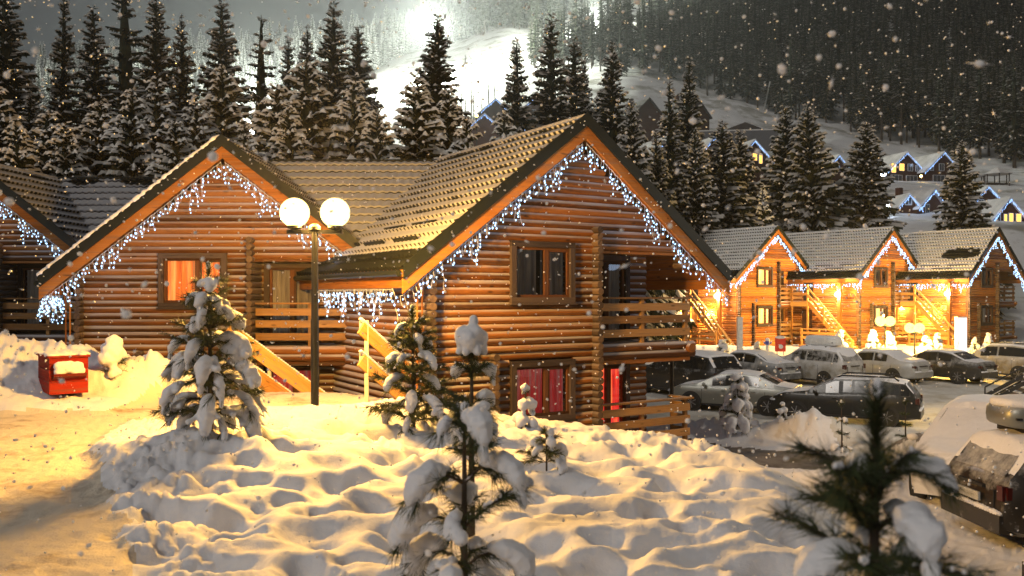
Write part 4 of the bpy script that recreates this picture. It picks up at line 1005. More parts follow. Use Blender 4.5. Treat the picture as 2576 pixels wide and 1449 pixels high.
def pine(label, base, H, Lmax, seed, whorls, load=0.8, rs=0.055, nl=0.08, nw=0.003, dens=90, vox=0.014, cap=0.0, power=0.8, zmin=0.08, tmax=0.93, perw=5, name='young_pine', group=None, droop=1.0, leader=0.16):
    rnd = random.Random(seed); T = thing(name, label, 'pine', base, 0, group)
    tr = MB(); nd = MB(); sn = MB()
    bend = Vector((rnd.uniform(-0.012, 0.012), rnd.uniform(-0.012, 0.012), 0)) * H
    def axis(z): t = z / H; return Vector((0, 0, z)) + bend * t * t
    tr.tube([axis(H * k / 8 - (0.25 if k == 0 else 0)) for k in range(9)], [0.018 * H * (1 - 0.86 * k / 8) + 0.004 for k in range(9)], 9)
    def needles(p, d, n, ln, spread=0.75, nw=nw):
        for _ in range(n):
            r = Vector((rnd.gauss(0, 1), rnd.gauss(0, 1), rnd.gauss(0, 1))); r -= d * r.dot(d)
            if r.length < 1e-3: continue
            r.normalize(); q = (d * rnd.uniform(0.5, 1.0) + r * spread * rnd.uniform(0.6, 1.2) + Vector((0, 0, -0.12))).normalized(); s = q.cross(r)
            if s.length < 1e-3: continue
            s.normalize(); l = ln * rnd.uniform(0.7, 1.15); o = p + Vector((rnd.uniform(-.006, .006),) * 3)
            nd.add([o - s * nw, o + s * nw, o + q * l + Vector((0, 0, -0.1 * l))], [(0, 1, 2)])
    for k in range(whorls):
        t = zmin + (tmax - zmin) * (k + rnd.uniform(-0.15, 0.15)) / max(1, whorls - 1); t = min(0.94, max(zmin, t)); z = t * H
        L0 = Lmax * (1 - t) ** power + 0.07 * H * 0.6
        a0 = rnd.random() * 6.28
        for i in range(perw):
            a = a0 + 6.283 * i / perw + rnd.uniform(-0.35, 0.35); L = L0 * rnd.uniform(0.7, 1.15)
            el = R(rnd.uniform(12, 38) + 22 * t); p = axis(z); d = Vector((math.cos(a) * math.cos(el), math.sin(a) * math.cos(el), math.sin(el)))
            loaded = rnd.random() < load; n = 9; pts = [p]
            for j in range(n):
                d = (d + Vector((0, 0, -0.22 * droop * (1.35 if loaded else 0.35)))).normalized() if j > 1 else d
                p = p + d * L / n; pts.append(p)
            tr.tube(pts, [0.006 * H * (1 - 0.8 * j / n) * 0.75 + 0.002 for j in range(n + 1)], 5)
            for j in range(2, n + 1):
                dd = (pts[j] - pts[j - 1]).normalized()
                m = int(dens * L / n * (1.3 if j > n - 2 else 1.0)) + 2
                for q in range(m): needles(pts[j - 1].lerp(pts[j], q / m), dd, 2, nl * (0.75 + 0.35 * j / n))
            # side twigs
            for j in (3, 5, 7):
                dd = (pts[j] - pts[j - 1]).normalized(); sd = dd.cross(Vector((0, 0, 1)))
                if sd.length < 0.05: continue
                sd.normalize()
                for sg in (-1, 1):
                    if rnd.random() < 0.25: continue
                    e = pts[j] + (dd * 0.8 + sd * sg * 0.75 + Vector((0, 0, -0.15 if loaded else 0.1))) * L * rnd.uniform(0.18, 0.32)
                    tr.tube([pts[j], e], [0.0035 * H * 0.5 + 0.001, 0.001], 4, 0, False)
                    m = int(dens * (e - pts[j]).length) + 2
                    for q in range(m): needles(pts[j].lerp(e, (q + 1) / m), (e - pts[j]).normalized(), 2, nl * 0.85)
                    if loaded and rnd.random() < 0.22:
                        for q in range(4):
                            r = rs * rnd.uniform(0.55, 0.85); c = pts[j].lerp(e, 0.35 + 0.22 * q) + Vector((0, 0, r * 0.5)); sn.sph(c, (r, r, r * 0.9), 1)
            if loaded:
                big = rnd.uniform(0.55, 1.25) * (0.6 + 0.5 * min(1, L / (0.25 * H + 1e-3)))
                st = rnd.choice((3, 4, 5))
                for j in range(st, n + 1):
                    f = (j - st) / (n - st + 0.01); r = rs * big * (0.55 + 0.75 * math.sin(math.pi * (0.12 + 0.80 * f)))
                    for h in (0, 0.5):
                        if j == n and h: continue
                        c = pts[j] if not h else pts[j].lerp(pts[j + 1], 0.5)
                        c = c + Vector((rnd.uniform(-.15, .15) * r, rnd.uniform(-.15, .15) * r, r * 0.62)); sn.sph(c, (r, r, r * rnd.uniform(0.75, 0.92)), 1)
                if rnd.random() < 0.55:
                    c = pts[-1].copy()
                    for q in range(rnd.choice((1, 2, 3))):
                        r = rs * big * (0.62 - 0.12 * q); c = c + Vector((d.x * r * 0.5, d.y * r * 0.5, -r * 0.85)); sn.sph(c, (r, r, r * 1.1), 1)
            elif rnd.random() < 0.6:
                for j in range(4, n + 1):
                    r = rs * 0.32 * rnd.uniform(0.7, 1.3); sn.sph(pts[j] + Vector((0, 0, r * 0.7)), r, 1)
    top = axis(H)
    ld = max(leader, 1.03 - tmax)
    for q in range(int(dens * ld * H * 5)): needles(axis(H * (1 - ld * rnd.random())), Vector((0, 0, 1)), 2, nl, 0.8, nw * 1.6)
    r = rs * 0.75
    sn.sph(top + Vector((0, 0, r * 0.2)), (r * 0.8, r * 0.8, r * 1.3), 1)
    if cap:
        for q in range(22):
            a = rnd.random() * 6.28; rr = cap * rnd.uniform(0, 0.5); zz = rnd.uniform(-0.35, 0.30)
            sn.sph(top + Vector((math.cos(a) * rr, math.sin(a) * rr, zz * cap)), cap * rnd.uniform(0.48, 0.62), 2)
        sn.sph(top + Vector((0.1 * cap, 0, cap * 0.92)), (cap * 0.30, cap * 0.30, cap * 0.42), 2)
        for q in range(6):
            a = q * 1.05; 
            for s in range(2): sn.sph(top + Vector((math.cos(a) * cap * (0.6 + 0.1 * s), math.sin(a) * cap * (0.6 + 0.1 * s), -cap * (0.55 + 0.22 * s))), cap * (0.33 - 0.05 * s), 1)
        for q in range(260):
            a = rnd.random() * 6.28; needles(top + Vector((math.cos(a) * cap * 0.5 * rnd.random(), math.sin(a) * cap * 0.5 * rnd.random(), -cap * rnd.uniform(0.6, 1.15))), Vector((math.cos(a), math.sin(a), -0.5)).normalized(), 1, nl)
    tr.build('trunk', M['bark'], T, True); nd.build('needles', M['pine'], T)
    snow_blob('snow_load', sn, T, vox)
    return T
GP = 'young pines planted in the snow in front of the cabins'
def pine_at(label, u, Y, vtop, Lmax, seed, whorls, **k):
    b = G(u, Y); H = (HV - vtop) * Y / F - b.z; return pine(label, b, H, Lmax, seed, whorls, group=k.pop('group', GP), **k)
pine_at('bushy young pine with fat snow mittens on the mound beside the trampled path', 530, 10.4, 668, 0.80, 31, 10, rs=0.066, nl=0.14, nw=0.004, dens=75, vox=0.016, perw=7, load=0.64, power=0.85, leader=0.2, tmax=0.85)
pine_at('young pine between the lamp post and the left corner of the middle cabin', 1040, 12.0, 775, 0.64, 32, 9, rs=0.062, nl=0.15, nw=0.005, dens=85, vox=0.017, perw=6, load=0.48, tmax=0.83, leader=0.2, power=0.6)
pine_at('tall young pine crowned by one big round snow cap before the middle cabin', 1186, 6.6, 850, 0.30, 33, 4, rs=0.05, nl=0.10, nw=0.003, dens=110, vox=0.012, perw=5, load=0.6, cap=0.135, zmin=0.42, tmax=0.82, power=0.6)
pine_at('dark nearest pine in the centre foreground with drooping snow pillows', 1168, 4.35, 1035, 0.43, 34, 5, rs=0.054, nl=0.12, nw=0.0024, dens=170, vox=0.010, perw=4, load=0.75, power=0.25, zmin=0.22, leader=0.06)
pine_at('blurred pine close to the lens in the lower right corner', 2192, 2.6, 985, 0.46, 46, 7, rs=0.043, nl=0.10, nw=0.0020, dens=220, vox=0.008, perw=6, load=0.66, power=0.6, zmin=0.35, tmax=0.82, leader=0.16)
pine_at('small pine seedling holding one snow lump before the red-curtained lower window', 1322, 12.3, 975, 0.16, 36, 3, rs=0.07, nl=0.09, nw=0.003, dens=60, vox=0.015, perw=4, load=0.8, leader=0.3)
pine_at('low pine twig bush half buried behind the centre foreground pine', 1375, 9.2, 1085, 0.34, 37, 4, rs=0.05, nl=0.09, nw=0.003, dens=110, vox=0.013, perw=5, load=0.4)
pine_at('small snow-capped pine between the red bin and the left cabin wall', 290, 16.2, 870, 0.36, 39, 4, rs=0.12, nl=0.12, nw=0.004, dens=40, vox=0.025, perw=5, load=0.75)
pine_at('snow-covered pine on the plough bank in front of the silver saloon', 1856, 24.6, 948, 0.62, 40, 6, rs=0.11, nl=0.15, nw=0.006, dens=40, vox=0.028, perw=6, load=0.7)
pine_at('thin pine seedling by the front wheel of the dark estate', 1965, 24.4, 1015, 0.2, 42, 3, rs=0.06, nl=0.10, nw=0.005, dens=50, vox=0.02, perw=4, load=0.4)
pine_at('thin pine seedling topped with snow beside the rear wheel of the dark estate', 2118, 22.6, 1010, 0.24, 43, 4, rs=0.06, nl=0.10, nw=0.005, dens=40, vox=0.02, perw=4, load=0.6)
pine_at('thin dark seedling behind the bumper of the dark estate', 2278, 23.0, 1005, 0.22, 44, 4, rs=0.04, nl=0.10, nw=0.005, dens=60, vox=0.02, perw=4, load=0.25)
# rounded snow-laden small firs in front of the cabin row: one kind copied
SG = 'small snow-laden firs in front of the row cabins'
fir0 = pine('', (0, 0, 0), 1.9, 0.72, 50, 6, rs=0.17, nl=0.2, nw=0.012, dens=22, vox=0.04, perw=6, load=0.85, name='small_fir', group=SG)
FIRS = [(1818, 47, 855, 'spreading one beside the pale square post'), (1905, 47, 860, 'one just left of the red notice board'), (2113, 48, 830, 'slim one in front of the middle cabin terrace'), (2196, 48, 830, 'tall one at the foot of the middle cabin stairs'),
    (2237, 47.5, 835, 'one lit yellow behind the left low lamp'), (2330, 48, 845, 'wide one under the right low lamp'), (2358, 48, 838, 'one between the right low lamp and the white sign pillar'), (2452, 48.5, 848, 'one right of the white sign pillar'), (2487, 48.5, 838, 'one at the gable corner of the last row cabin')]
for i, (u, Y, vt, lb) in enumerate(FIRS):
    f = fir0 if i == 0 else copy_tree(fir0); g = G(u, Y); s = ((HV - vt) * Y / F - g.z) / 2.0
    f.location = g; f.rotation_euler = (0, 0, i * 1.3); f.scale = (s * (1.25 if 'wide' in lb or 'spreading' in lb else 0.95),) * 2 + (s,); f['label'] = 'snow-laden small fir, the ' + lb

# ------------------------------------------------------------------ street furniture
def double_lamp():
    b = G(792, 12.9); T = thing('street_lamp', 'dark lamp post with two blazing yellow globes in front of the left cabin', 'street lamp', b)
    top = (HV - 585) * 12.9 / F - b.z
    p = MB(); p.lathe([(0.062, -0.3), (0.062, top * 0.5), (0.055, top * 0.5 + 0.02), (0.05, top)], (0, 0, 0), 14); p.build('pole', M['metal'], T, 40)
    p = MB(); p.bx(-0.42, 0.42, -0.03, 0.03, top - 0.02, top + 0.04); p.lathe([(0.09, top + 0.041), (0.09, top + 0.09), (0.04, top + 0.13)], (0, 0, 0), 12)
    for s in (-1, 1): p.lathe([(0.05, top + 0.041), (0.11, top + 0.07), (0.11, top + 0.10)], (s * 0.305, 0, 0), 14)
    p.build('crossarm', M['metal'], T, 40)
    for s in (-1, 1):
        g = MB(); g.sph((s * 0.305, 0, top + 0.30), 0.225, 3); g.build('globe', M['globe'], T, True); lamp('globe_light', b + Vector((s * 0.305, 0, top + 0.30)), 4400, (1.0, 0.52, 0.10), 0.16)
double_lamp()
def low_lamp(label, u, Y, v, vb, r, col, grp, mat, H=None):
    b = G(u, Y); z = (HV - v) * Y / F - b.z
    T = thing('street_lamp', label, 'street lamp', b, 0, grp)
    p = MB(); p.tube([(0, 0, -0.3), (0, 0, z - r * 0.9)], 0.045, 8); p.lathe([(0.05, z - r * 1.2), (r * 0.6, z - r * 0.9), (r * 0.6, z - r * 0.75)], (0, 0, 0), 10); p.build('pole', M['metal'], T, 40)
    for s in ((-1, 1) if grp else (0,)):
        g = MB(); g.sph((s * r * 0.95, 0, z), r, 2); g.build('globe', M[mat], T, True)
        if grp: lamp('globe_light', b + Vector((s * r * 0.95, 0, z)), 4800, (1.0, 0.58, 0.10), 0.16)
    return T
low_lamp('left one of two low yellow twin-globe lamps in front of the row cabins', 2227, 46.5, 808, 880, 0.28, 0, 'low twin-globe lamps', 'globe_y')
low_lamp('right one of two low yellow twin-globe lamps in front of the row cabins', 2301, 46.5, 825, 880, 0.28, 0, 'low twin-globe lamps', 'globe_y')
# red wooden bin, lid pocket with snow
b = G(0, 14.2); cx_, cyb = (158 - CU) * 15.5 / F, 15.5
T = thing('grit_bin', 'red wooden grit bin with snow on its lid beside the trampled path', 'grit bin', (cx_, cyb, zat(cx_, cyb) - 0.02), R(38))
w_, d_, h_ = 0.62, 1.08, 0.64
M['red'] = wood('red_painted_board', (0.12, 0.008, 0.005), (0.22, 0.014, 0.007), (0.30, 0.024, 0.012), frost=0.3)
mb = MB()
for k in range(3):
    z0, z1 = k * h_ / 3 + 0.004, (k + 1) * h_ / 3 - 0.004
    mb.bx(-w_ / 2, w_ / 2, -d_ / 2, -d_ / 2 + 0.03, z0, z1); mb.bx(-w_ / 2, w_ / 2, d_ / 2 - 0.03, d_ / 2, z0, z1)
    mb.bx(-w_ / 2, -w_ / 2 + 0.03, -d_ / 2 + 0.031, d_ / 2 - 0.031, z0, z1); mb.bx(w_ / 2 - 0.03, w_ / 2, -d_ / 2 + 0.031, d_ / 2 - 0.031, z0, z1)
mb.bx(-w_ / 2 + 0.031, w_ / 2 - 0.031, -d_ / 2 + 0.031, d_ / 2 - 0.031, 0.02, h_ - 0.02)
mb.build('body', M['red'], T)
mb = MB(); mb.bx(-w_ / 2 - 0.03, w_ / 2 + 0.03, -d_ / 2 - 0.03, d_ / 2 + 0.03, h_, h_ + 0.035); mb.build('lid', M['red'], T)
mb = MB()
mb.prism([(-w_ / 2 + 0.05, -d_ / 2 - 0.002, h_ - 0.38), (w_ / 2 - 0.05, -d_ / 2 - 0.002, h_ - 0.38), (w_ / 2 - 0.05, -d_ / 2 - 0.15, h_ - 0.32), (-w_ / 2 + 0.05, -d_ / 2 - 0.15, h_ - 0.32)], (0, 0, 0.05)); mb.build('pocket', M['red'], T)
mb = MB(); rb = random.Random(4)
for i in range(60): mb.sph((rb.uniform(-w_ / 2, w_ / 2), rb.uniform(-d_ / 2, d_ / 2), h_ + 0.045), (0.10, 0.10, rb.uniform(0.03, 0.06)), 1)
for i in range(30): mb.sph((rb.uniform(-w_ / 2 + 0.13, w_ / 2 - 0.13), -d_ / 2 - 0.07, h_ - 0.20 + rb.uniform(-0.05, 0.09)), (0.10, 0.085, 0.085), 1)
snow_blob('snow_cover', mb, T, 0.02)
# handrails of the two stairways that drop to the lower doors
def board_rail(label, pts, posts, dz=(0.0, -0.42), w=0.045, h=0.20):
    o = Vector(pts[0]); T = thing('handrail', label, 'handrail', o, 0, 'wooden handrails of the basement stairs')
    for z in dz:
        mb = MB(); mb.beam(Vector(pts[0]) - o + Vector((0, 0, z)), Vector(pts[1]) - o + Vector((0, 0, z)), w, h); mb.build('rail', M['rail'], T)
        sn = MB(); a, b_ = Vector(pts[0]) - o + Vector((0, 0, z + h * 0.62)), Vector(pts[1]) - o + Vector((0, 0, z + h * 0.62)); rr = random.Random(int(z * 10) + 5)
        for i in range(46):
            r_ = rr.random()
            r = rr.uniform(0.022, 0.036); sn.sph(a.lerp(b_, i / 45), (0.05, 0.03, r), 1)
        sn.build('snow_strip', M['clump'], T, True)
    for (p, top, arms) in posts:
        p = Vector(p); mb = MB(); z0 = zat(p.x, p.y) - 0.9; mb.bx(p.x - o.x - 0.035, p.x - o.x + 0.035, p.y - o.y + 0.03, p.y - o.y + 0.11, z0 - o.z, top - o.z)
        for z in arms: mb.bx(p.x - o.x - 0.13, p.x - o.x - 0.036, p.y - o.y + 0.03, p.y - o.y + 0.10, z - o.z - 0.10, z - o.z + 0.08)
        mb.build('post', M['cream'], T)
M['cream'] = plain('pale_painted_post', (0.62, 0.56, 0.40), 0.55)
A, B = P(572, 828, 18.2), P(818, 1010, 18.9)
board_rail('amber double-board handrail slanting down behind the lamp post', (A, B), [(P(588, 800, 18.25), (HV - 815) * 18.25 / F, ()), (P(676, 860, 18.5), (HV - 890) * 18.5 / F, ()), (P(792, 980, 18.85), (HV - 960) * 18.85 / F, ())], (0.0, -0.55), 0.05, 0.30)
A, B = P(908, 824, 15.4), P(1052, 955, 16.4)
board_rail('double-board handrail held by a pale post just right of the street lamp', (A, B), [(P(921, 800, 15.45), (HV - 806) * 15.45 / F, ((HV - 818) * 15.45 / F, (HV - 898) * 15.45 / F)), (P(1000, 900, 16.05), (HV - 890) * 16.05 / F, ((HV - 900) * 16.05 / F,))], (0.0, -0.58), 0.045, 0.25)
# signs and posts at the far edge of the car park
b = G(1861, 45.5); T = thing('marker_post', 'tall pale square post standing behind the parked saloon with the roof-snow', 'post', b)
mb = MB(); top = (HV - 800) * 45.5 / F - b.z; mb.bx(-0.13, 0.13, -0.13, 0.13, -0.3, top); mb.bx(-0.15, 0.15, -0.15, 0.15, top, top + 0.05); mb.build('post', M['white'], T)
b = G(2417, 46.8); T = thing('sign_pillar', 'blank white upright sign pillar in front of the last row cabin', 'sign', b, R(12))
M['panel'] = glow('lit_sign_panel', (1.0, 0.98, 0.94), 1.3)
mb = MB(); top = (HV - 797) * 46.8 / F - b.z; mb.bx(-0.30, 0.30, -0.12, 0.12, -0.2, top); mb.build('body', M['white'], T)
mb = MB(); mb.bx(-0.27, 0.27, -0.135, -0.122, 0.1, top - 0.05); mb.build('panel', M['panel'], T)
b = G(1963, 45.2); T = thing('notice_board', 'red notice board with a white round emblem on two thin legs', 'sign', b, R(-6))
top = (HV - 850) * 45.2 / F - b.z; M['signred'] = plain('red_sign_face', (0.62, 0.03, 0.015), 0.45)
mb = MB(); mb.bx(-0.27, 0.27, -0.05, 0.05, top - 0.72, top); mb.build('face', M['signred'], T)
mb = MB(); mb.sph((0, 0, top + 0.02), (0.29, 0.10, 0.09), 2); mb.build('snow_cover', M['clump'], T, True)
mb = MB(); V = []
for i in range(26):
    a = 2 * math.pi * i / 26; V.append((0.115 * math.cos(a) + 0.02, -0.056, top - 0.46 + 0.115 * math.sin(a)))
V2 = [(-0.13, -0.056, top - 0.34), (0.03, -0.056, top - 0.345), (-0.05, -0.056, top - 0.40)]
mb.add(V, [tuple(range(26))]); mb.add([(x, -0.058, z) for x, y, z in V2], [(0, 2, 1)]); mb.build('emblem', M['white'], T)
for s in (-1, 1):
    mb = MB(); mb.bx(s * 0.17 - 0.02, s * 0.17 + 0.02, -0.02, 0.02, -0.3, top - 0.721); mb.build('leg', plain('blue_leg', (0.10, 0.10, 0.35), 0.5), T)
b = G(1931, 45.4); T = thing('hydrant', 'white hydrant with a blue top and a snow cap left of the red notice board', 'hydrant', b)
top = (HV - 850) * 45.4 / F - b.z
mb = MB(); mb.lathe([(0.10, -0.3), (0.10, top - 0.42), (0.13, top - 0.40), (0.13, top - 0.36)], (0, 0, 0), 12); mb.build('barrel', M['white'], T, 40)
mb = MB(); mb.lathe([(0.12, top - 0.36), (0.14, top - 0.28), (0.10, top - 0.16)], (0, 0, 0), 12); mb.tube([(-0.2, 0, top - 0.28), (0.2, 0, top - 0.28)], 0.05, 8); mb.build('cap', plain('blue_paint', (0.06, 0.08, 0.45), 0.5), T, 40)
mb = MB(); mb.sph((0, 0, top - 0.1), (0.12, 0.12, 0.12), 2); mb.sph((-0.19, 0, top - 0.22), (0.06, 0.06, 0.05), 1); mb.sph((0.19, 0, top - 0.22), (0.06, 0.06, 0.05), 1); mb.build('snow_cover', M['clump'], T, True)
# thin dark post at the edge of the middle cabin's terrace
b = G(1690, 21.5); T = MB(); T.tube([(0, 0, -0.4), (0, 0, 2.6)], 0.05, 8); o = T.build('gate_post', M['metal'], None, 40); o.location = b; tag(o, 'thin black post behind the lower balcony of the middle cabin', 'post')
# outdoor stairs with dark rails at the right edge
b = G(2512, 30.5); T = thing('outdoor_stairs', 'dark steel stairs with snowy treads and slanting rails at the right edge', 'stairs', (b.x, b.y, b.z), R(-10))
zb = 0.16
for i in range(7):
    mb = MB(); x = -0.35 + i * 0.26; z = zb + i * 0.155; mb.bx(x, x + 0.28, -0.1, 1.3, z - 0.12, z); mb.bx(x + 0.02, x + 0.26, -0.08, 1.28, z + 0.001, z + 0.035, 1); mb.build('step', [M['metal'], M['clump']], T)
mb = MB(); mb.beam((-0.45, -0.13, zb - 0.15), (1.6, -0.13, zb + 1.08), 0.05, 0.22); mb.beam((-0.45, 1.33, zb - 0.15), (1.6, 1.33, zb + 1.08), 0.05, 0.22); mb.bx(-0.4, 1.6, -0.1, 1.3, -0.5, zb - 0.2); mb.build('stringer', M['metal'], T)
for dz in (0.38, 0.66):
    mb = MB(); mb.beam((-0.48, -0.15, zb + dz - 0.1), (1.6, -0.15, zb + dz + 1.12), 0.04, 0.13); mb.build('rail', M['metal'], T)
mb = MB(); mb.tube([(-0.50, -0.15, zb + 0.86), (1.6, -0.15, zb + 2.1)], 0.028, 8); mb.tube([(-0.50, -0.15, zb - 0.3), (-0.50, -0.15, zb + 0.86)], 0.025, 8); mb.build('handrail', M['metal'], T, 40)
# ------------------------------------------------------------------ parked cars
def paint(name, col, frost=0.3, met=0.2, rough=0.4):
    m, nt, n, b = nodes_of(name)
    p = objco(nt); f = noise(nt, p, 3.5, 6, 0.7)
    ge = nt.nodes.new('ShaderNodeNewGeometry'); sx = nt.nodes.new('ShaderNodeSeparateXYZ'); nt.links.new(ge.outputs['Normal'], sx.inputs[0])
    fac = mth(nt, 'MULTIPLY', mth(nt, 'ADD', mth(nt, 'MULTIPLY_ADD', f, 2.4, -1.35 + frost), mth(nt, 'MULTIPLY', sx.outputs[2], 0.9)), 1.0, clamp=True)
    nt.links.new(mixc(nt, fac, col, (0.62, 0.61, 0.60)), b.inputs['Base Color'])
    nt.links.new(mth(nt, 'MULTIPLY_ADD', fac, 0.4, rough), b.inputs['Roughness']); b.inputs['Metallic'].default_value = met; b.inputs['Coat Weight'].default_value = 0.2
    return m
M['tyre'] = plain('tyre_rubber', (0.018, 0.018, 0.018), 0.9)
M['rim'] = plain('alloy_rim', (0.42, 0.42, 0.43), 0.35, 0.8)
M['carglass'] = paint('frosted_car_glass', (0.012, 0.014, 0.016), -0.62, 0.0, 0.08)
M['icyglass'] = paint('snow_crusted_car_glass', (0.02, 0.022, 0.024), 0.10, 0.0, 0.2)
M['tail'] = plain('red_tail_lens', (0.055, 0.004, 0.004), 0.3)
M['head'] = plain('headlight_lens', (0.55, 0.56, 0.58), 0.12, 0.3)
M['plate'] = plain('number_plate', (0.5, 0.5, 0.47), 0.5)
M['black'] = plain('black_plastic', (0.015, 0.015, 0.016), 0.6)
PROF = {
 'sedan': (4.75, 1.80, [(-2.375, .55), (-2.34, .86), (-2.22, 1.0), (-1.72, 1.05), (-0.95, 1.40), (-0.35, 1.465), (0.35, 1.43), (1.18, 1.03), (1.85, .92), (2.22, .76), (2.375, .48)], .93, (-1.72, -0.95, 0.35, 1.18), (-1.38, 1.42)),
 'suv': (4.65, 1.88, [(-2.325, .62), (-2.30, .98), (-2.24, 1.12), (-1.88, 1.60), (-1.0, 1.70), (0.15, 1.67), (1.0, 1.13), (1.8, 1.02), (2.2, .86), (2.325, .55)], 1.06, (-2.24, -1.88, 0.15, 1.0), (-1.38, 1.42)),
 'estate': (4.70, 1.84, [(-2.35, .58), (-2.32, .92), (-2.26, 1.02), (-1.95, 1.44), (-1.0, 1.55), (0.2, 1.52), (1.08, 1.06), (1.85, .95), (2.22, .80), (2.35, .5)], .99, (-2.26, -1.95, 0.2, 1.08), (-1.40, 1.45)),
 'van': (4.60, 1.86, [(-2.3, .6), (-2.27, 1.05), (-2.2, 1.15), (-2.0, 1.62), (-1.0, 1.70), (0.1, 1.66), (1.42, 1.06), (1.95, .90), (2.22, .74), (2.3, .5)], 1.04, (-2.2, -2.0, 0.1, 1.42), (-1.35, 1.45)),
}
def car(kind, label, pos, head, mat, snow=0.05, rails=False, box=False, glassmat='carglass', group='cars parked in the snow', scale=1.0, sides=0.0, bo=-0.75):
    L, W, pr, belt, (rg0, rg1, ws1, ws0), wh = PROF[kind]
    T = thing('parked_car', label, 'car', pos, math.atan2(head[1], head[0]), group); T.scale = (scale,) * 3
    X = sorted(set([p[0] for p in pr] + list(np.linspace(-L / 2, L / 2, 41)))); px = [p[0] for p in pr]; pz = [p[1] for p in pr]
    def ring(x):
        zt = float(np.interp(x, px, pz)); e = max(0, (abs(x) - 0.62 * L / 2) / (0.38 * L / 2)); w = W / 2 * (1 - 0.20 * e ** 2.5)
        zb = min(belt + 0.02 * (1 if x < 0 else -1), zt - 0.025); g = zt - zb; bot = 0.24 + 0.16 * max(0, e - 0.6)
        w5 = w * 0.955 - 0.30 * g * (1 if g > 0.1 else 2)
        return [(w * 0.82, bot), (w * 0.975, bot + 0.07), (w, 0.24 + (zb - 0.24) * 0.5), (w * 0.992, zb - 0.05), (w * 0.955, zb), (w5, zb + g * 0.90), (w5 - 0.10, zb + g), (0.0, zb + g + 0.018)]
    R_ = [ring(x) for x in X]; V = []
    for x, r in zip(X, R_): V += [(x, y, z) for y, z in r] + [(x, -y, z) for y, z in r[-2::-1]]
    n = 15; mb = MB()
    Fc = [(i * n + j, i * n + j + 1, (i + 1) * n + j + 1, (i + 1) * n + j) for i in range(len(X) - 1) for j in range(n - 1)] + [(i * n + n - 1, i * n, (i + 1) * n, (i + 1) * n + n - 1) for i in range(len(X) - 1)]
    Fc += [tuple(range(n)), tuple((len(X) - 1) * n + j for j in range(n))[::-1]]
    Fc = [f[::-1] for f in Fc]
    mb.add(V, Fc)
    for x in wh:
        for s in (-1, 1): mb.tube([(x, s * (W / 2 - 0.25), 0.34), (x, s * (W / 2 + 0.004), 0.34)], 0.385, 20, 1)
    mb.bx(-L / 2 - 0.05, -L / 2 + 0.3, -W * 0.40, W * 0.40, 0.30, 0.56, 2); mb.bx(L / 2 - 0.3, L / 2 + 0.04, -W * 0.39, W * 0.39, 0.26, 0.50, 2)
    for s in (-1, 1):
        for x in (-0.38, 1.02, -1.28 if kind == 'sedan' else -1.05): mb.bx(x - 0.006, x + 0.006, s * (W / 2 - 0.03), s * (W / 2 + 0.002), 0.36, belt - 0.10, 1)
        mb.bx(-1.0, 1.0, s * (W / 2 - 0.02), s * (W / 2 + 0.004), 0.235, 0.30, 1)
        mb.bx(-L / 2 - 0.006, -L / 2 + 0.1, s * W * 0.285, s * W * 0.292, 0.60, belt - 0.12, 1)
    mb.bx(-L / 2 - 0.006, -L / 2 + 0.1, -W * 0.29, W * 0.29, 0.595, 0.607, 1); mb.bx(-L / 2 - 0.03, -L / 2 + 0.05, -0.30, 0.30, belt - 0.13, belt - 0.09, 1)
    body = mb.build('body', [mat, M['black'], mat], T, 38)
    def rr(x): return ring(x)
    gm = M[glassmat]
    # side glass
    cuts = [(rg1 - 0.10 if kind == 'sedan' else rg0 + 0.50, -0.42), (-0.34, ws1 + 0.28)]
    if kind != 'sedan': cuts.append((rg1 - 0.12, rg0 + 0.44))
    for s in (-1, 1):
        for a, b in cuts:
            if abs(b - a) < 0.1: continue
            a, b = min(a, b), max(a, b); g = MB(); N = 6; VV = []
            for i in range(N + 1):
                x = a + (b - a) * i / N; q = rr(x); (y4, z4), (y5, z5) = q[4], q[5]
                lo, hi = 0.12, 0.90
                VV += [(x, s * (y4 + (y5 - y4) * lo + 0.010), z4 + (z5 - z4) * lo), (x, s * (y4 + (y5 - y4) * hi + 0.010), z4 + (z5 - z4) * hi)]
            fs = [(2 * i, 2 * i + 2, 2 * i + 3, 2 * i + 1) for i in range(N)]
            g.add(VV, fs if s < 0 else [f[::-1] for f in fs]); g.build('side_window', gm, T)
    for a, b, nm in ((rg0, rg1, 'rear_window'), (ws1, ws0, 'windscreen')):
        g = MB(); VV = []; N = 5
        for i in range(N + 1):
            t = 0.08 + 0.84 * i / N; x = a + (b - a) * t; q = rr(x); y6, z6 = q[6]; w = y6 * 0.99 - 0.02
            nx = -1 if nm == 'rear_window' else 1
            VV += [(x + 0.012 * nx, -w, z6 + 0.010), (x + 0.012 * nx, 0, z6 + 0.028), (x + 0.012 * nx, w, z6 + 0.010)]
        fs = []
        for i in range(N): fs += [(3 * i, 3 * i + 3, 3 * i + 4, 3 * i + 1), (3 * i + 1, 3 * i + 4, 3 * i + 5, 3 * i + 2)]
        g.add(VV, fs); g.build(nm, gm, T)
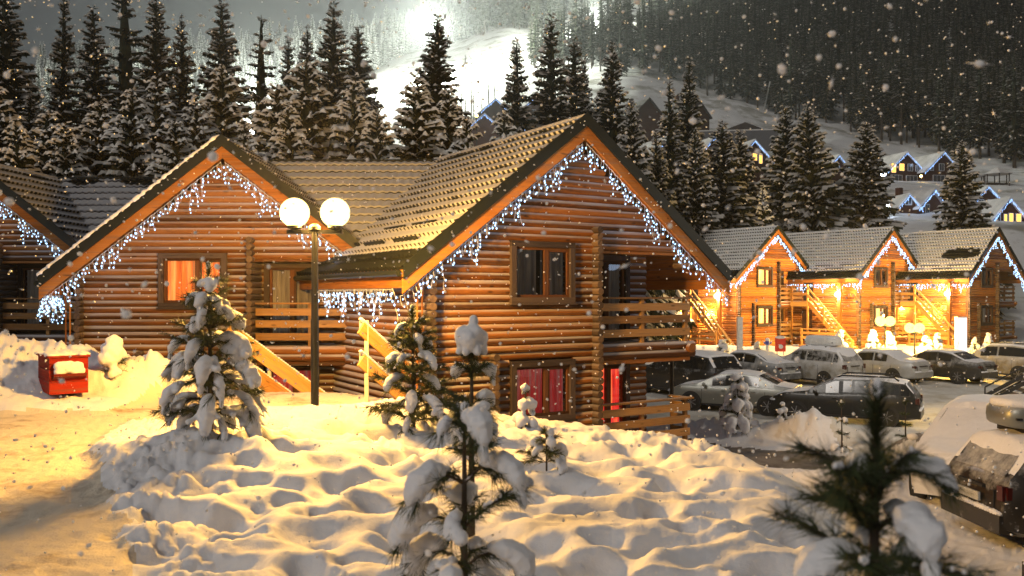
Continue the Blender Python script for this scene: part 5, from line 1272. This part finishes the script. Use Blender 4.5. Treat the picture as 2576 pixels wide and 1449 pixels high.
    for x in wh:
        for s in (-1, 1):
            t = MB(); yo = s * (W / 2 + 0.012); yi = s * (W / 2 - 0.20)
            t.tube([(x, yi, 0.32), (x, yo - s * 0.02, 0.32), (x, yo, 0.32)], [0.325, 0.325, 0.30], 22); tw = t.build('wheel', M['tyre'], T, 35)
            r = MB(); r.tube([(x, yo - s * 0.01, 0.32), (x, yo + s * 0.004, 0.32)], 0.215, 20, 1)
            for k in range(7):
                a = k * 6.283 / 7; c = Vector((x + 0.11 * math.cos(a), yo + s * 0.010, 0.32 + 0.11 * math.sin(a))); d = Vector((math.cos(a), 0, math.sin(a)))
                r.beam(c - d * 0.10, c + d * 0.10, 0.02, 0.05, (0, 1, 0), 0)
            r.build('rim', [M['rim'], M['black']], tw)
    zl = belt - 0.10
    for s in (-1, 1):
        t = MB(); hh = 0.055 if kind == 'sedan' else 0.10; t.bx(-L / 2 - 0.012, -L / 2 + 0.14, s * W * 0.335, s * W * 0.405, zl - 0.03 - hh, zl - 0.03 + hh); t.bx(-L / 2 + 0.04, -L / 2 + 0.30, s * W * 0.40, s * W * 0.425, zl - 0.03 - hh * 0.8, zl - 0.03 + hh * 0.9); t.build('tail_light', M['tail'], T)
        t = MB(); t.sph((L / 2 - 0.17, s * W * 0.37, 0.69), (0.19, 0.15, 0.07), 2); t.build('headlight', M['head'], T, True)
        t = MB(); t.sph((ws0 - 0.28, s * (W / 2 + 0.10), belt + 0.07), (0.07, 0.11, 0.075), 2); t.build('mirror', mat, T, True)
        for x in (-0.95, 0.12):
            t = MB(); t.bx(x, x + 0.16, s * (W / 2 + 0.003), s * (W / 2 + 0.022), belt - 0.15, belt - 0.115); t.build('door_handle', mat, T)
    t = MB(); t.bx(-L / 2 - 0.065, -L / 2 - 0.03, -0.26, 0.26, 0.58 if kind == 'sedan' else 0.66, 0.70 if kind == 'sedan' else 0.78); t.build('number_plate', M['plate'], T)
    if kind == 'van': t = MB(); t.bx(L / 2 + 0.03, L / 2 + 0.05, -0.26, 0.26, 0.38, 0.50); t.build('number_plate', M['plate'], T)
    snow *= 1.5
    if snow > 0:
        sm = MB(); VV = []; rnd = np.random.default_rng(int(abs(pos[0] * 10)) + 3)
        xs = np.linspace(-L / 2 + 0.16, L / 2 - 0.16, 60); prof = np.linspace(-1, 1, 17)
        for x in xs:
            q = rr(x); y5, z5 = q[5]; y6, z6 = q[6]; zc = q[7][1]
            for p in prof:
                a = abs(p); y = a * (y5 - 0.005) ; z = zc + (z6 - zc) * min(1, a / 0.85) if a <= 0.85 else z6 + (z5 - z6) * (a - 0.85) / 0.15
                e = min(1, (1 - a) * 5) * min(1, (L / 2 - 0.15 - abs(x)) * 6)
                th = snow * e * (0.75 + 0.6 * float(pnoise(np.array([x * 2.2 + pos[0]]), np.array([y * 2.2]), 5)[0])) + 0.008
                glassy = (rg0 + 0.1 < x < rg1 - 0.05) or (ws1 + 0.05 < x < ws0 - 0.1)
                th *= (0.35 if glassy else 1.0)
                VV.append((x, math.copysign(y, p), z + th))
        k = len(prof); sm.add(VV, [(i * k + j, (i + 1) * k + j, (i + 1) * k + j + 1, i * k + j + 1) for i in range(len(xs) - 1) for j in range(k - 1)])
        # snow lying on the bumper
        for i in range(22): sm.sph((-L / 2 - 0.01, -W * 0.36 + W * 0.72 * i / 21, 0.575), (0.06, 0.06, 0.03 + 0.02 * rnd.random()), 1)
        if sides:
            for i in range(int(120 * sides)):
                x = rnd.uniform(-L / 2 + 0.2, ws0 + 0.4); s = rnd.choice((-1, 1)); q = rr(x); t_ = rnd.random() ** 1.6
                (y4, z4), (y5, z5), (y2, z2) = q[4], q[5], q[2]
                y, z = (y5 + (y4 - y5) * t_ * 2, z5 + (z4 - z5) * t_ * 2) if t_ < 0.5 else (y4 + (y2 - y4) * (t_ - .5), z4 + (z2 - z4) * (t_ - .5))
                sm.sph((x, s * y, z), (rnd.uniform(0.08, 0.2), 0.03, rnd.uniform(0.05, 0.13)), 2)
            for i in range(int(90 * sides)):
                x = -L / 2 + 0.02; z = rnd.uniform(0.75, 1.5); q = min([(abs(float(np.interp(xx, px, pz)) - z), xx) for xx in np.linspace(-L / 2, rg1, 40)]); sm.sph((q[1], rnd.uniform(-W * .38, W * .38), z), (0.035, rnd.uniform(0.06, 0.16), rnd.uniform(0.04, 0.10)), 2)
        sm.build('snow_cover', M['snow'], T, 50)
    zr = max(pz)
    if rails:
        for s in (-1, 1):
            t = MB(); y = rr(-0.5)[6][0] - 0.02; t.tube([(-1.75, s * y, zr - 0.06), (-1.6, s * y, zr + 0.05), (0.0, s * y, zr + 0.05), (0.2, s * y, zr - 0.04)], 0.028, 6); t.build('roof_rail', M['black'], T, True)
    if box:
        v, f = ICO[3]; vv = np.sign(v) * np.abs(v) ** 0.45; vv = vv * np.array([0.85, 0.42, 0.19]) + np.array([bo, 0.1, zr + 0.28])
        t = MB(); t.add(vv.tolist(), f); t.bx(bo - 0.75, bo + 0.75, -0.28, 0.48, zr + 0.245, zr + 0.275, 1); rb_ = t.build('roof_box', [box, M['black']], T, 50)
        t = MB(); t.bx(bo - 0.5, bo - 0.44, -0.5, 0.6, zr, zr + 0.10); t.bx(bo + 0.5, bo + 0.56, -0.5, 0.6, zr, zr + 0.10); t.build('roof_bar', M['black'], T)
        v3 = v.copy(); v3 = np.sign(v3) * np.abs(v3) ** 0.6 * np.array([0.83, 0.41, 0.10]) + np.array([bo, 0.1, zr + 0.46]); v3[:, 2] += 0.02 * pnoise(v3[:, 0] * 5, v3[:, 1] * 5, 3)
        t = MB(); t.add(v3.tolist(), f); t.build('snow_cover', M['snow'], rb_, True)
    return T
PM = {k: paint('car_paint_' + k, c, fr, mt) for k, c, fr, mt in (('black', (0.012, 0.012, 0.013), -0.25, 0.1), ('greyblue', (0.16, 0.17, 0.18), 0.15, 0.5), ('sand', (0.30, 0.27, 0.21), 0.55, 0.4), ('silver', (0.42, 0.42, 0.40), 0.2, 0.5),
    ('charcoal', (0.035, 0.035, 0.035), -0.05, 0.4), ('gold', (0.36, 0.30, 0.20), 0.3, 0.5), ('pewter', (0.26, 0.265, 0.235), -0.15, 0.6), ('coal', (0.012, 0.013, 0.012), -0.3, 0.3), ('white', (0.62, 0.60, 0.57), 0.5, 0.0), ('brown', (0.016, 0.013, 0.010), -0.10, 0.0))}
D1 = (-0.56, 0.83); D2 = (-0.87, 0.49)
def lotp(u, Y): g = G(u, Y); return (g.x, g.y, g.z + 0.0)
car('suv', 'black off-roader partly hidden behind the balcony corner of the middle cabin', lotp(1722, 36.0), D1, PM['black'], 0.03, scale=1.10)
car('sedan', 'blue-grey saloon with a snowy roof next to the black off-roader', lotp(1884, 40.6), D1, PM['greyblue'], 0.04)
car('suv', 'sand-coloured snow-plastered car with a roof box, in front of the red notice board', lotp(2040, 40.0), D1, PM['sand'], 0.09, box=M['white'], glassmat='icyglass')
car('sedan', 'silver saloon under snow between the roof-box car and the charcoal saloon', lotp(2205, 41.2), D1, PM['silver'], 0.06)
car('sedan', 'charcoal saloon with dark side windows in the back row of cars', lotp(2362, 41.2), D1, PM['charcoal'], 0.022)
car('suv', 'gold-beige off-roader at the right end of the back row of cars', lotp(2512, 42.2), D1, PM['gold'], 0.04, rails=True)
car('sedan', 'pewter saloon broadside behind the plough bank, a pine in front of its door', lotp(1850, 31.8), D2, PM['pewter'], 0.010)
car('estate', 'dark estate with roof rails parked behind the highest part of the plough bank', lotp(2125, 29.2), D2, PM['coal'], 0.008, rails=True)
car('van', 'white people carrier wholly covered with snow, wipers showing, nose towards the viewer', (9.45, 17.2, zat(9.45, 17.2)), (-0.62, -0.79), PM['white'], 0.06, glassmat='icyglass')
car('estate', 'dark brown estate with a snow-crusted rear window and a roof box at the right edge', (9.95, 13.8, zat(9.95, 13.8)), (0.99, 0.04), PM['brown'], 0.07, box=PM['pewter'], glassmat='icyglass', bo=-1.1, scale=1.1)
car('sedan', 'tail end of a dark car cut off by the lower right corner', (8.95, 10.3, zat(8.95, 10.3)), (0.99, 0.06), PM['brown'], 0.06, glassmat='icyglass')

# ------------------------------------------------------------------ houses up the valley
M['cottage'] = wood('dark_red_cladding', (0.035, 0.014, 0.010), (0.07, 0.026, 0.017), (0.095, 0.036, 0.024))
M['farroof'] = plain('snow_covered_roof', (0.66, 0.64, 0.62), 0.9, 0, 0.2, 0.6)
M['drroof'] = plain('dark_bare_roof', (0.06, 0.045, 0.042), 0.8, 0, 0.3, 0.8)
M['wframe'] = plain('white_window_frame', (0.55, 0.55, 0.55), 0.6)
M['dimpane'] = plain('dark_window_pane', (0.05, 0.055, 0.06), 0.15)
def cottage(label, u, vap, vbase, Y, rz, Wd, Dp, wins=(), lights=0, dark=False, roofk=None, chimney=False, over=0.45, short='', group='dark red cottages up the valley'):
    """gable towards us; wins: (x, z, w, h, lit) on the gable wall"""
    x = (u - CU) * Y / F; zt = (HV - vap) * Y / F; zb = (HV - vbase) * Y / F; H = zt - zb; we = H * 0.42
    T = thing('cottage', label, 'cottage', (x, Y, zb), R(rz), group); h2 = Wd / 2
    mb = MB(); mb.prism([(-h2, 0, -3), (h2, 0, -3), (h2, 0, we), (0, 0, H - 0.12), (-h2, 0, we)], (0, Dp, 0)); mb.build('wall', M['cottage'], T)
    sl = (H - we) / h2; ho = h2 + over
    mb = MB()
    for s in (-1, 1):
        pts = [(s * ho, -0.45, H - sl * ho), (0, -0.45, H), (0, -0.45, H + 0.22), (s * ho, -0.45, H - sl * ho + 0.22)]
        mb.prism(pts if s > 0 else pts[::-1], (0, Dp + 0.9, 0))
    roof = mb.build('roof', M[roofk or ('drroof' if dark else 'farroof')], T)
    if chimney: mb = MB(); mb.bx(-h2 * 0.6, -h2 * 0.6 + 0.7, Dp * 0.4, Dp * 0.4 + 0.7, we, H + 0.5); mb.build('chimney', M['cottage'], roof)
    for (wx, wz, w, h, lit) in wins:
        f = MB(); f.bx(wx - w / 2 - 0.07, wx + w / 2 + 0.07, -0.06, 0.02, wz - 0.07, wz + h + 0.07); 
        fo_ = f.build('window', M['wframe'], T)
        n = 2 if w > 0.6 else 1
        if w > 2: n = 3
        for i in range(n):
            a = wx - w / 2 + w * i / n + 0.04; b_ = wx - w / 2 + w * (i + 1) / n - 0.04
            f = MB(); f.bx(a, b_, -0.08, -0.061, wz, wz + h); f.build('pane', M['far_lit'] if lit else M['dimpane'], fo_)
    if lights:
        for s in ((-1, 1) if lights == 3 else ((-1,) if lights == 1 else (1,))):
            mt = Matrix.Translation(T.location) @ Matrix.Rotation(T.rotation_euler.z, 4, 'Z')
            pts = [mt @ Vector((s * ho, -0.52, H - sl * ho - 0.05)), mt @ Vector((0, -0.52, H - 0.05))]
            icicle('cold lights on the ' + ('left' if s < 0 else 'right') + ' roof edge of the ' + short, pts, 0.20, 0.20, 0.058, 'light strings on the cottages', 'led_far', 0, False, int(u) + s, 25, 1, Matrix.Rotation(T.rotation_euler.z, 3, 'Z') @ Vector((0, -0.8, 0)), 1.0)
    return T
m = lambda px, Y: px * Y / F
cottage('violet-lit little gable cottage left of the dark spruce by the piste foot', 1246, 250, 300, 170, 18, 5.2, 6, (), 3, short='violet-lit little cottage')
cottage('low cottage gable above the left roof of the middle cabin', 1218, 288, 350, 140, 10, 5.4, 6, (), 3, short='low cottage above the middle roof')
cottage('cottage with one bright roof edge between two dark spruces below the piste', 1352, 238, 300, 170, 20, 6.0, 7, ((-0.9, 0.6, 1.0, 1.2, False),), 1, short='cottage below the piste')
cottage('half hidden cottage roof just above the middle roof ridge', 1352, 296, 350, 145, 12, 4.6, 6, (), 1, short='half hidden cottage above the ridge')
cottage('dark cottage without lights behind the slim spruces', 1632, 248, 325, 175, 25, 7.5, 8, (), 0, True, chimney=True)
cottage('dark cottage without lights right of the tall brown spruces', 1748, 240, 325, 178, 25, 7.5, 8, (), 0, True, chimney=True)
cottage('cottage with a lattice window and one long lit roof edge right of the middle gable', 1684, 344, 450, 125, 22, 7.0, 8, ((-1.4, 0.5, 1.5, 1.4, False),), 1, short='cottage with the lattice window')
cottage('cottage gable with a dotted light string behind the snow-streaked spruce', 1794, 346, 440, 128, 15, 5.4, 7, ((-0.9, 1.0, 0.7, 1.0, True),), 3, short='cottage behind the snow-streaked spruce')
cottage('steep cottage with two small lit windows over the first row cabin', 1896, 354, 440, 122, 15, 5.6, 8, ((0.15, 2.1, 0.7, 0.95, True), (1.1, 1.7, 0.5, 1.2, True), (-1.0, 2.3, 0.6, 0.8, True), (-1.6, 0.5, 0.8, 0.7, True), (-0.7, 0.4, 0.6, 0.6, True)), 3, short='steep cottage with small lit windows')
cottage('small snowy cottage roof with its gable lights between the two largest spruces', 2107, 392, 448, 140, 20, 4.4, 6, ((0, 1.2, 0.7, 0.8, False),), 3, short='small snow-roofed cottage between large spruces')
cottage('left half of the double-gabled chalet with two lit windows', 2279, 384, 464, 155, 14, 7.4, 9, ((-2.6, 2.1, 0.9, 1.6, True), (-0.9, 2.5, 1.0, 1.2, True), (0.9, 2.5, 1.0, 1.2, False), (2.4, 2.5, 0.7, 1.0, False), (-2.0, 0.3, 2.3, 1.3, False), (1.2, 0.3, 2.3, 1.3, False)), 3, short='left chalet half')
cottage('right half of the double-gabled chalet with dark windows', 2372, 384, 464, 155, 14, 7.4, 9, ((-2.4, 2.5, 0.7, 1.0, False), (-0.3, 2.5, 1.0, 1.2, False), (1.8, 2.5, 0.8, 1.0, False), (-0.9, 0.3, 2.4, 1.3, False)), 3, short='right chalet half')
cottage('chalet with a chimney and a tiny lit dormer gable left of the full snowy spruce', 2345, 478, 560, 112, 35, 7.0, 8, ((-1.2, 1.2, 0.9, 1.1, False),), 3, chimney=True, short='chalet with a chimney')
cottage('little dormer cottage with blue-lit gable above the middle row cabin', 2285, 490, 540, 110, 5, 2.6, 4, ((0, 1.3, 0.8, 0.9, False),), 3, short='little blue-lit dormer cottage')
cottage('cottage peeping out right of the full snowy spruce', 2482, 470, 545, 118, 12, 5.2, 7, ((-0.9, 1.3, 0.8, 1.0, False), (0.6, 1.3, 0.8, 1.0, False)), 3, short='cottage peeping out right of the spruce')
cottage('tall red-brown house with many lit yellow windows at the right edge', 2536, 500, 602, 98, 8, 4.8, 9, ((-1.25, 2.1, 0.45, 0.8, False), (-0.35, 2.0, 0.35, 0.85, True), (0.35, 1.8, 0.5, 1.15, True), (1.3, 2.0, 0.6, 0.9, True), (-1.45, 0.9, 0.6, 0.6, True), (-0.75, 0.3, 0.6, 1.3, True), (0.2, 0.3, 0.8, 1.4, True), (1.3, 0.7, 0.6, 0.95, True)), 3, short='tall house with many lit windows')
# low storage hall and wall at the foot of the slope
x = (1868 - CU) * 165 / F; zb = (HV - 345) * 165 / F
T = thing('storage_hall', 'low dark hall with a long grey wall on the slope right of the brown spruces', 'hall', (x, 165, zb), R(-6))
mb = MB(); mb.prism([(-4.2, 0, -2), (4.2, 0, -2), (4.2, 0, 1.4), (0.5, 0, 2.9), (-4.2, 0, 1.2)], (0, 6, 0)); mb.build('wall', M['drroof'], T)
mb = MB(); mb.bx(-9, 6.5, -1.4, -0.9, -3, 1.0); mb.build('retaining_wall', plain('grey_concrete', (0.12, 0.12, 0.13), 0.9), T)
mb = MB(); mb.bx(-9, 6.5, -1.45, -0.85, 1.001, 1.2); mb.build('snow_cover', M['farroof'], T)
# gazebos
def gazebo(label, u, v, Y, s=1.0):
    x = (u - CU) * Y / F; T = thing('gazebo', label, 'gazebo', (x, Y, (HV - v) * Y / F - 0.1), 0.2, 'gazebos by the double-gabled chalet'); T.scale = (s, s, s)
    for i in range(6):
        a = i * 1.047; p = MB(); p.tube([(1.9 * math.cos(a), 1.9 * math.sin(a), -1), (1.9 * math.cos(a), 1.9 * math.sin(a), 2.2)], 0.09, 6); p.build('post', M['bark'], T)
    p = MB(); V = [(2.5 * math.cos(i * 1.047), 2.5 * math.sin(i * 1.047), 2.2) for i in range(6)] + [(0, 0, 3.5)]; p.add(V, [(i, (i + 1) % 6, 6) for i in range(6)] + [(5, 4, 3, 2, 1, 0)]); p.build('roof', M['farroof'], T)
    p = MB(); p.bx(-1.9, 1.9, -0.3, 0.3, -0.5, 0.75); p.build('bench', M['bark'], T)
gazebo('open gazebo with a snowy roof right of the full snowy spruce', 2508, 470, 145, 1.0)
gazebo('second gazebo half hidden by the full snowy spruce', 2448, 472, 150, 0.9)
# pole leaning at the forest edge, mast lamps and far lamp dots
a, b_ = P(1922, 262, 262), P(1937, 205, 262)
mb = MB(); mb.tube([Vector((0, 0, -2)), b_ - a], 0.22, 6); o = mb.build('lift_mast', M['white'], None, True); o.location = a; tag(o, 'thin pale mast leaning at the edge of the dark forest', 'mast')
M['dotb'] = glow('far_bluish_lamp', (0.62, 0.75, 1.0), 60.0)
def far_lamp(label, u, v, Y, r=0.20, mat='dot'):
    g = P(u, v, Y); x, y = g.x, g.y; zg = zat(x, y); T = thing('lamp_mast', label, 'street lamp', (x, y, zg), 0, 'small far lamps in the valley')
    p = MB(); p.tube([(0, 0, -0.5), (0, 0, g.z - zg - r * 0.8)], 0.06, 6); p.build('pole', M['metal'], T)
    p = MB(); p.sph((0, 0, g.z - zg), r, 1); p.build('globe', M[mat], T, True)
for a in (('amber lamp left of the low cottage gable above the middle roof', 1199, 291, 120), ('amber lamp between the dark spruces under the bright cottage edge', 1417, 272, 140), ('amber lamp left of the broad dark spruce near the ridge', 1288, 271, 140),
    ('amber lamp peeping out of the lamplit spruces at the far left', 326, 237, 60), ('amber lamp right above the left cabin gable', 601, 373, 40), ('amber lamp shining through the dark trees over the last row cabin', 2115, 550, 75), ('white lamp at the foot of the double-gabled chalet', 2317, 443, 150)):
    far_lamp(*a)
for a in (('bluish-white lamp at the left corner of the double-gabled chalet', 2222, 437, 148, 0.5), ('left one of two bluish lamps on the snow below the chalet', 2224, 522, 105, 0.3), ('right one of two bluish lamps on the snow below the chalet', 2236, 517, 105, 0.3)):
    far_lamp(*a, mat='dotb')
# ski floodlights on masts
for lb, u, v, Y, pw in (('blazing floodlight mast above the ski piste', 1082, 72, far(232), 170000), ('floodlight mast behind the dark trees at the top right of the piste', 1500, 62, far(280), 130000), ('floodlight glaring between the tall spruces above the left cabin', 657, 240, far(215), 90000)):
    Y = float(Y); g = P(u, v, Y); zg = zat(g.x, g.y); T = thing('floodlight_mast', lb, 'floodlight', (g.x, g.y, zg), 0, 'floodlights of the ski piste')
    p = MB(); p.tube([(0, 0, -1), (0, 0, g.z - zg)], 0.18, 8); p.build('pole', M['metal'], T)
    p = MB(); p.sph((0, 0, g.z - zg + 0.5), (1.1, 0.6, 0.5), 2); p.build('lamp_head', M['ski'], T, True)
    lamp('piste_light', (g.x, g.y - 2.2, g.z + 0.5), pw * 5, (0.94, 1.0, 0.84), 0.8)
# ------------------------------------------------------------------ falling snow: countless flakes in the air
fl = MB(); rs_ = np.random.default_rng(99); n = 0
v1, f1 = ICO[1]
while n < 5200:
    x, y, z = rs_.uniform(-7.5, 7.5), rs_.uniform(2.1, 11.5), rs_.uniform(-2.4, 4.0)
    if abs(x / y) > 0.75 or not (-0.36 < z / y < 0.38): continue
    if z < (zat(x, y) + 0.05): continue
    r = rs_.uniform(0.005, 0.0135) * (1.5 if rs_.random() < 0.12 else 1.0)
    q = rs_.normal(size=(3, 3)); q, _ = np.linalg.qr(q)
    if rs_.random() < 0.13 and y > 2.5:                 # a six-armed crystal
        for k in range(3):
            a = k * math.pi / 3; L_ = r * rs_.uniform(1.9, 2.8); w_ = r * 0.16; c, s = math.cos(a), math.sin(a)
            pts = np.array([(c * L_, s * L_, 0), (-s * w_, c * w_, w_), (-c * L_, -s * L_, 0), (s * w_, -c * w_, w_), (-s * w_, c * w_, -w_), (s * w_, -c * w_, -w_)])
            fl.add((pts @ q + np.array([x, y, z])).tolist(), [(0, 1, 2, 3), (3, 5, 0), (5, 2, 4, 0), (0, 4, 1), (1, 4, 2), (2, 5, 3)])
        n += 1
    fl.add(((v1 * np.array([r, r * 0.9, r * rs_.uniform(0.35, 1.0)])) @ q + np.array([x, y, z])).tolist(), f1); n += 1
fm = bpy.data.materials.new('snowflake'); fm.use_nodes = True; ft = fm.node_tree; ft.nodes.clear(); M['flake'] = fm
fa = add(ft, 'ShaderNodeBsdfDiffuse'); fb = add(ft, 'ShaderNodeBsdfTranslucent'); fx = ft.nodes.new('ShaderNodeMixShader'); fo2 = ft.nodes.new('ShaderNodeOutputMaterial')
fa.inputs[0].default_value = (0.95, 0.95, 0.97, 1); fb.inputs[0].default_value = (0.95, 0.95, 0.97, 1); fx.inputs[0].default_value = 0.32
ft.links.new(fa.outputs[0], fx.inputs[1]); ft.links.new(fb.outputs[0], fx.inputs[2]); ft.links.new(fx.outputs[0], fo2.inputs[0])
fl.build('snowfall', M['flake'], None, True, kind='stuff')
# ------------------------------------------------------------------ sky light and lamps
fill_sun = bpy.data.lights.new('fill_sun', 'SUN'); fill_sun.energy = 0.66; fill_sun.angle = R(14); fill_sun.color = (1.0, 0.92, 0.83)  # added night fill, stands in for skyglow and street lamps out of view
so = bpy.data.objects.new('fill_sun', fill_sun); COL.objects.link(so)
sd_ = Vector((math.sin(R(SUN_AZ)) * math.cos(R(SUN_EL)), math.cos(R(SUN_AZ)) * math.cos(R(SUN_EL)), math.sin(R(SUN_EL))))
so.rotation_euler = sd_.to_track_quat('Z', 'Y').to_euler()
lamp('street_lamp_beside', (22.0, 22.0, 4.5), 4200, (1.0, 0.86, 0.68), 0.4)

# ------------------------------------------------------------------ cold hazy air
hz = bpy.data.materials.new('cold_haze'); hz.use_nodes = True; hn = hz.node_tree; hn.nodes.clear()
pv = add(hn, 'ShaderNodeVolumePrincipled'); pv.inputs['Color'].default_value = (0.85, 0.88, 0.92, 1); pv.inputs['Density'].default_value = 0.0003; pv.inputs['Anisotropy'].default_value = 0.68
ho_ = hn.nodes.new('ShaderNodeOutputMaterial'); hn.links.new(pv.outputs[0], ho_.inputs['Volume'])
mb = MB(); mb.bx(-900, 900, -90, 690, -8, 330); mb.build('haze', hz, None, kind='stuff')
